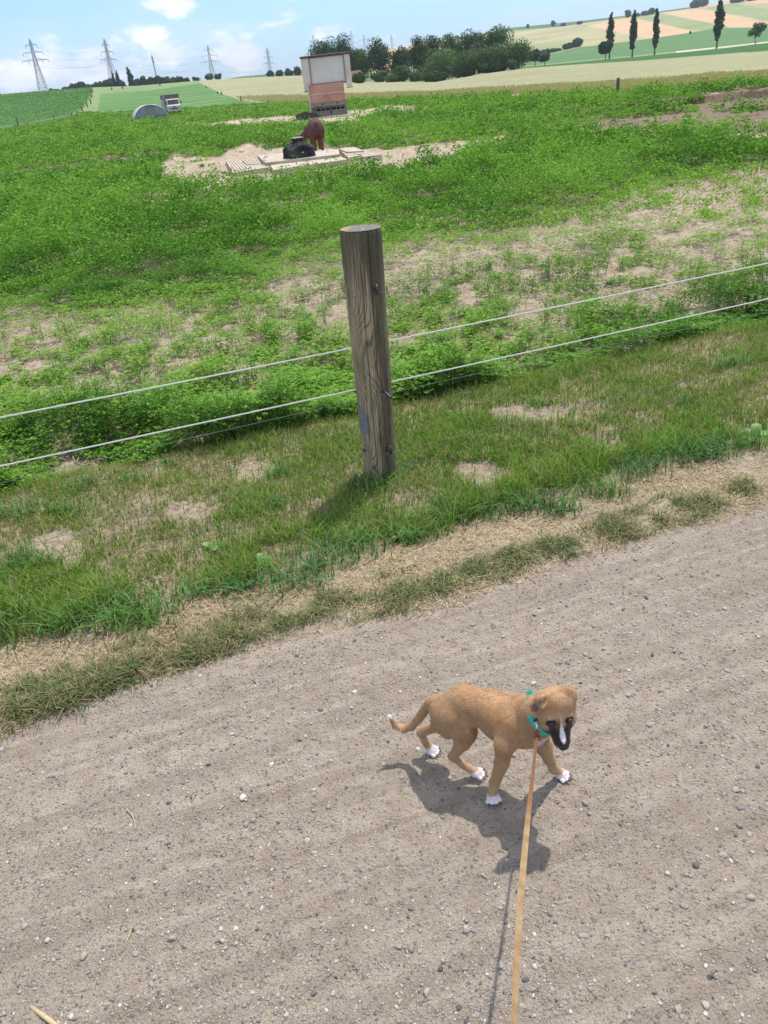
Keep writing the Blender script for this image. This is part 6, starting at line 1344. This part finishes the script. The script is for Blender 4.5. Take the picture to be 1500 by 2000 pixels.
# ------------------------------------------------------------------ pylons
M_steel = pmat('pylon_steel', (.20, .22, .25), (.28, .30, .33), 1, .6, metal=.3)
def bar(mb, a, b, t): mb.tube([a, b], t, 4, False)
def pylon(px, top, dist, label, arms=((.985, 0), (.90, .17), (.78, .29), (.655, .38)), rz=.35, thin=1.0):
    P = at(px, dist)
    for _ in range(4):
        x_, y_, w_ = projv(np.array([P[0], P[1], zat(px, top, P)])); P = at(px+(px-float(x_))*1.0, dist) if _ == 0 else P
        if _ == 0: ap = px+(px-float(x_))
        else:
            x_, y_, w_ = projv(np.array([P[0], P[1], zat(px, top, P)])); ap += (px-float(x_)); P = at(ap, dist)
    P[2] = float(height(P[0], P[1])); h = zat(px, top, P)-P[2]
    r = thing('power_pylon', label, 'pylon', tuple(P), math.atan2(P[1], P[0])-math.pi/2+rz, 'power pylons on the skyline'); t = .10+.00013*dist*thin
    b = MB(); hw = lambda z: np.interp(z/h, [0, .66, .97, 1], [.088, .026, .012, .003])*h; lv = [h*q for q in (0, .11, .21, .30, .38, .45, .51, .57, .62, .67, .72, .77, .82, .87, .92, .97, 1)]
    for i in range(len(lv)-1):
        z0, z1 = lv[i], lv[i+1]; a, c = hw(z0), hw(z1); K = [(-1, -1), (1, -1), (1, 1), (-1, 1)]
        for j in range(4):
            p, q = K[j], K[(j+1) % 4]; bar(b, (p[0]*a, p[1]*a, z0), (p[0]*c, p[1]*c, z1), t); bar(b, (p[0]*a, p[1]*a, z0), (q[0]*c, q[1]*c, z1), t*.55); bar(b, (q[0]*a, q[1]*a, z0), (p[0]*c, p[1]*c, z1), t*.55)
            if i: bar(b, (p[0]*a, p[1]*a, z0), (q[0]*a, q[1]*a, z0), t*.5)
    b.build('lattice_mast', M_steel, r); ends = []
    for zr, wr in arms[1:]:
        z = h*zr; w = h*wr*.5*1.25; a = hw(z); b = MB()
        for sx in (-1, 1):
            for sy in (-1, 1): bar(b, (sx*a, sy*a, z), (sx*w, 0, z), t*.9); bar(b, (sx*a, sy*a, z+h*.028), (sx*w, 0, z), t*.7)
            for q in (.35, .65): bar(b, (sx*(a+(w-a)*q), 0, z), (sx*(a+(w-a)*q), 0, z+h*.028*(1-q)), t*.6)
            for q in ((1.0,) if wr < .3 else (1.0, .55)): bar(b, (sx*w*q, 0, z), (sx*w*q, 0, z-h*.05), t*1.1); ends.append((sx*w*q, 0, z-h*.05))
        b.build('cross_arm', M_steel, r)
    return r, P, h, ends
PY_ = [pylon(57, 76, 880, 'large lattice power pylon at the far left', rz=.25), pylon(203, 76, 1010, 'lattice power pylon above the pair of small poplars', rz=.9, thin=.8), pylon(405, 88, 1330, 'lattice power pylon above the point where the wheat field starts', rz=.2, thin=.7), pylon(521, 93, 1700, 'lattice power pylon midway between the wheat corner and the feeding hut', rz=.9, thin=.6),
       pylon(611, 68, 2050, 'pale distant pylon just left above the feeding hut roof', rz=.2, thin=.5), pylon(710, 68, 2300, 'pale distant pylon between the two dark trees right of the hut', rz=.2, thin=.5), pylon(685, 59, 2900, 'far pylon whose top peeps over the dark tree by the hut', rz=.9, thin=.4), pylon(764, 67, 3000, 'smallest pale pylon above the tan slope', rz=1.0, thin=.35)]
def telecom():
    P = at(308, 1100); h = 1
    for _ in range(3):
        x_, y_, w_ = projv(np.array([P[0], P[1], zat(295, 101, P)])); 
        ap = (308 if _ == 0 else ap)+(295-float(x_)); P = at(ap, 1100)
    h = zat(295, 101, P)-P[2]; r = thing('telecom_mast', 'slender grey telecom mast with antennas near its top above the hedgerow', 'mast', tuple(P)); b = MB(); b.tube([(0, 0, 0), (0, 0, h*.92)], [.9, .55], 8); b.build('mast', M_steel, r)
    b = MB(); b.tube([(0, 0, h*.92), (0, 0, h)], .15, 5); b.build('spike', M_steel, r)
    for k in range(6):
        a = 1.047*k; b = MB(); z = h*(.86 if k % 2 else .78); b.box(1.1*math.cos(a)-.35, 1.1*math.cos(a)+.35, 1.1*math.sin(a)-.35, 1.1*math.sin(a)+.35, z-1.3, z+1.5); b.build('antenna', pmat('antenna_grey', (.4, .42, .45), (.5, .5, .52), 1) if k == 0 else bpy.data.materials['antenna_grey'], r)
telecom()
def lines():
    m = pmat('conductor', (.25, .27, .30), (.3, .32, .35), 1, .5)
    for k in range(3):
        (r1, P1, h1, e1), (r2, P2, h2, e2) = PY_[k], PY_[k+1]
        root = thing('power_line', 'faint overhead conductors hanging between the %s pylons from the left' % ['first and second', 'second and third', 'third and fourth'][k], 'power line', tuple(P1), 0, 'overhead conductors')
        for a, c in zip(e1, e2):
            def wp(r, P, e): q = r.rotation_euler.z; return np.array([P[0]+e[0]*math.cos(q)-e[1]*math.sin(q), P[1]+e[0]*math.sin(q)+e[1]*math.cos(q), P[2]+e[2]])
            A, B = wp(r1, P1, a)-P1, wp(r2, P2, c)-P1; sg = np.linalg.norm(B-A)*.03; pts = [A+(B-A)*t-np.array([0, 0, 4*sg*t*(1-t)]) for t in np.linspace(0, 1, 15)]
            MB().tube(pts, .045, 3, False).build('conductor', m, root)
lines()
# ------------------------------------------------------------------ standing crops
def crops():
    def scatter(name, label, cat, N, d0f, d1f, pred, sz, hgt, cols, az0=-37, az1=37, asp=.4, flat=0., vert=False):
        az = RNG.uniform(math.radians(az0), math.radians(az1), N); t = RNG.uniform(0, 1, N); a0 = d0f(az); a1 = d1f(az); d = a0*(a1/a0)**t; X = d*np.sin(az); Y = d*np.cos(az); Z = height(X, Y)
        px, py, w = projv(np.stack([X, Y, Z], -1)); k = pred(px, py, X, Y); X, Y, Z, d = X[k], Y[k], Z[k], d[k]; n = len(X); s = np.maximum(sz, (.0017 if not vert else .0010)*d)*RNG.uniform(.6, 1.4, n)
        hh = hgt*(.75+.5*fbm(X*.5, Y*.5, 3, 5)); P = np.stack([X, Y, Z+hh*RNG.uniform(.3, 1, n)], -1)
        if vert:
            ang = RNG.uniform(0, 6.3, n); A = np.stack([np.cos(ang)*.35, np.sin(ang)*.35, np.ones(n)], -1)*(s*1.1)[:, None]; B = np.stack([-np.sin(ang), np.cos(ang), 0*ang], -1)*(s*.3)[:, None]; V, Fq = quads_from(P, A, B)
        else: V, Fq = leafquads(P, s, flat, asp)
        mx = RNG.uniform(0, 1, (n, 1)); col = np.array(cols[0])*(1-mx)+np.array(cols[1])*mx
        o = mesh_np(name, V, Fq, M_leaf, col=np.repeat(col, 4, 0)); tag(o, label, cat, kind='stuff'); return o
    k1 = lambda a: np.interp(a, KAZ[1], KD[1]); k2 = lambda a: np.interp(a, KAZ[2], KD[2])
    scatter('maize', 'tall rows of young maize covering the hill on the left', 'maize', 60000, k1, lambda a: k2(a)*.99, lambda px, py, X, Y: (px < lerp_line([(160, 195), (170, 181), (187, 179), (210, 163), (228, 136), (247, 41), (262, -60)], py)) if False else inpoly(px, py, [(-400, 120), (181, 168), (179, 187), (163, 211), (136, 228), (41, 247), (-400, 300)]), .16, .55, ((.07, .16, .04), (.15, .27, .08)), -37, -10, .3, 0.2)
    scatter('wheat', 'pale ripening wheat standing behind the paddock', 'wheat', 70000, lambda a: k1(a)+.3, lambda a: k1(a)*1.22+2, lambda px, py, X, Y: (px > 440+RNG.uniform(0, 1, len(px))**2*220) & ((px > 640) | (py < 203)) & (py > 110) & (py > lerp_line([(388, 160), (433, 183), (473, 196), (500, 200), (610, 205)], px)-6-(px > 480)*90) & ((px > 520) | (py < lerp_line([(388, 160), (433, 183), (473, 196), (500, 200), (610, 205)], px)-1.0)), .05, .26, ((.34, .32, .16), (.52, .44, .23)), -10, 37, .3, 0, True)
crops()
# ------------------------------------------------------------------ air
def haze():
    m = bpy.data.materials.new('haze'); m.use_nodes = True; t = NT(m.node_tree); m.node_tree.nodes.remove(m.node_tree.nodes['Principled BSDF'])
    v = t.new('ShaderNodeVolumePrincipled', {'Color': (.86, .93, 1.0, 1), 'Density': .00017, 'Anisotropy': .2}); t.l.new(v.outputs[0], m.node_tree.nodes['Material Output'].inputs['Volume'])
    o = MB().box(-6500, 6500, -6500, 6500, -60, 190).build('haze', m); tag(o, 'pale summer air over the fields', 'haze', kind='stuff')
haze()
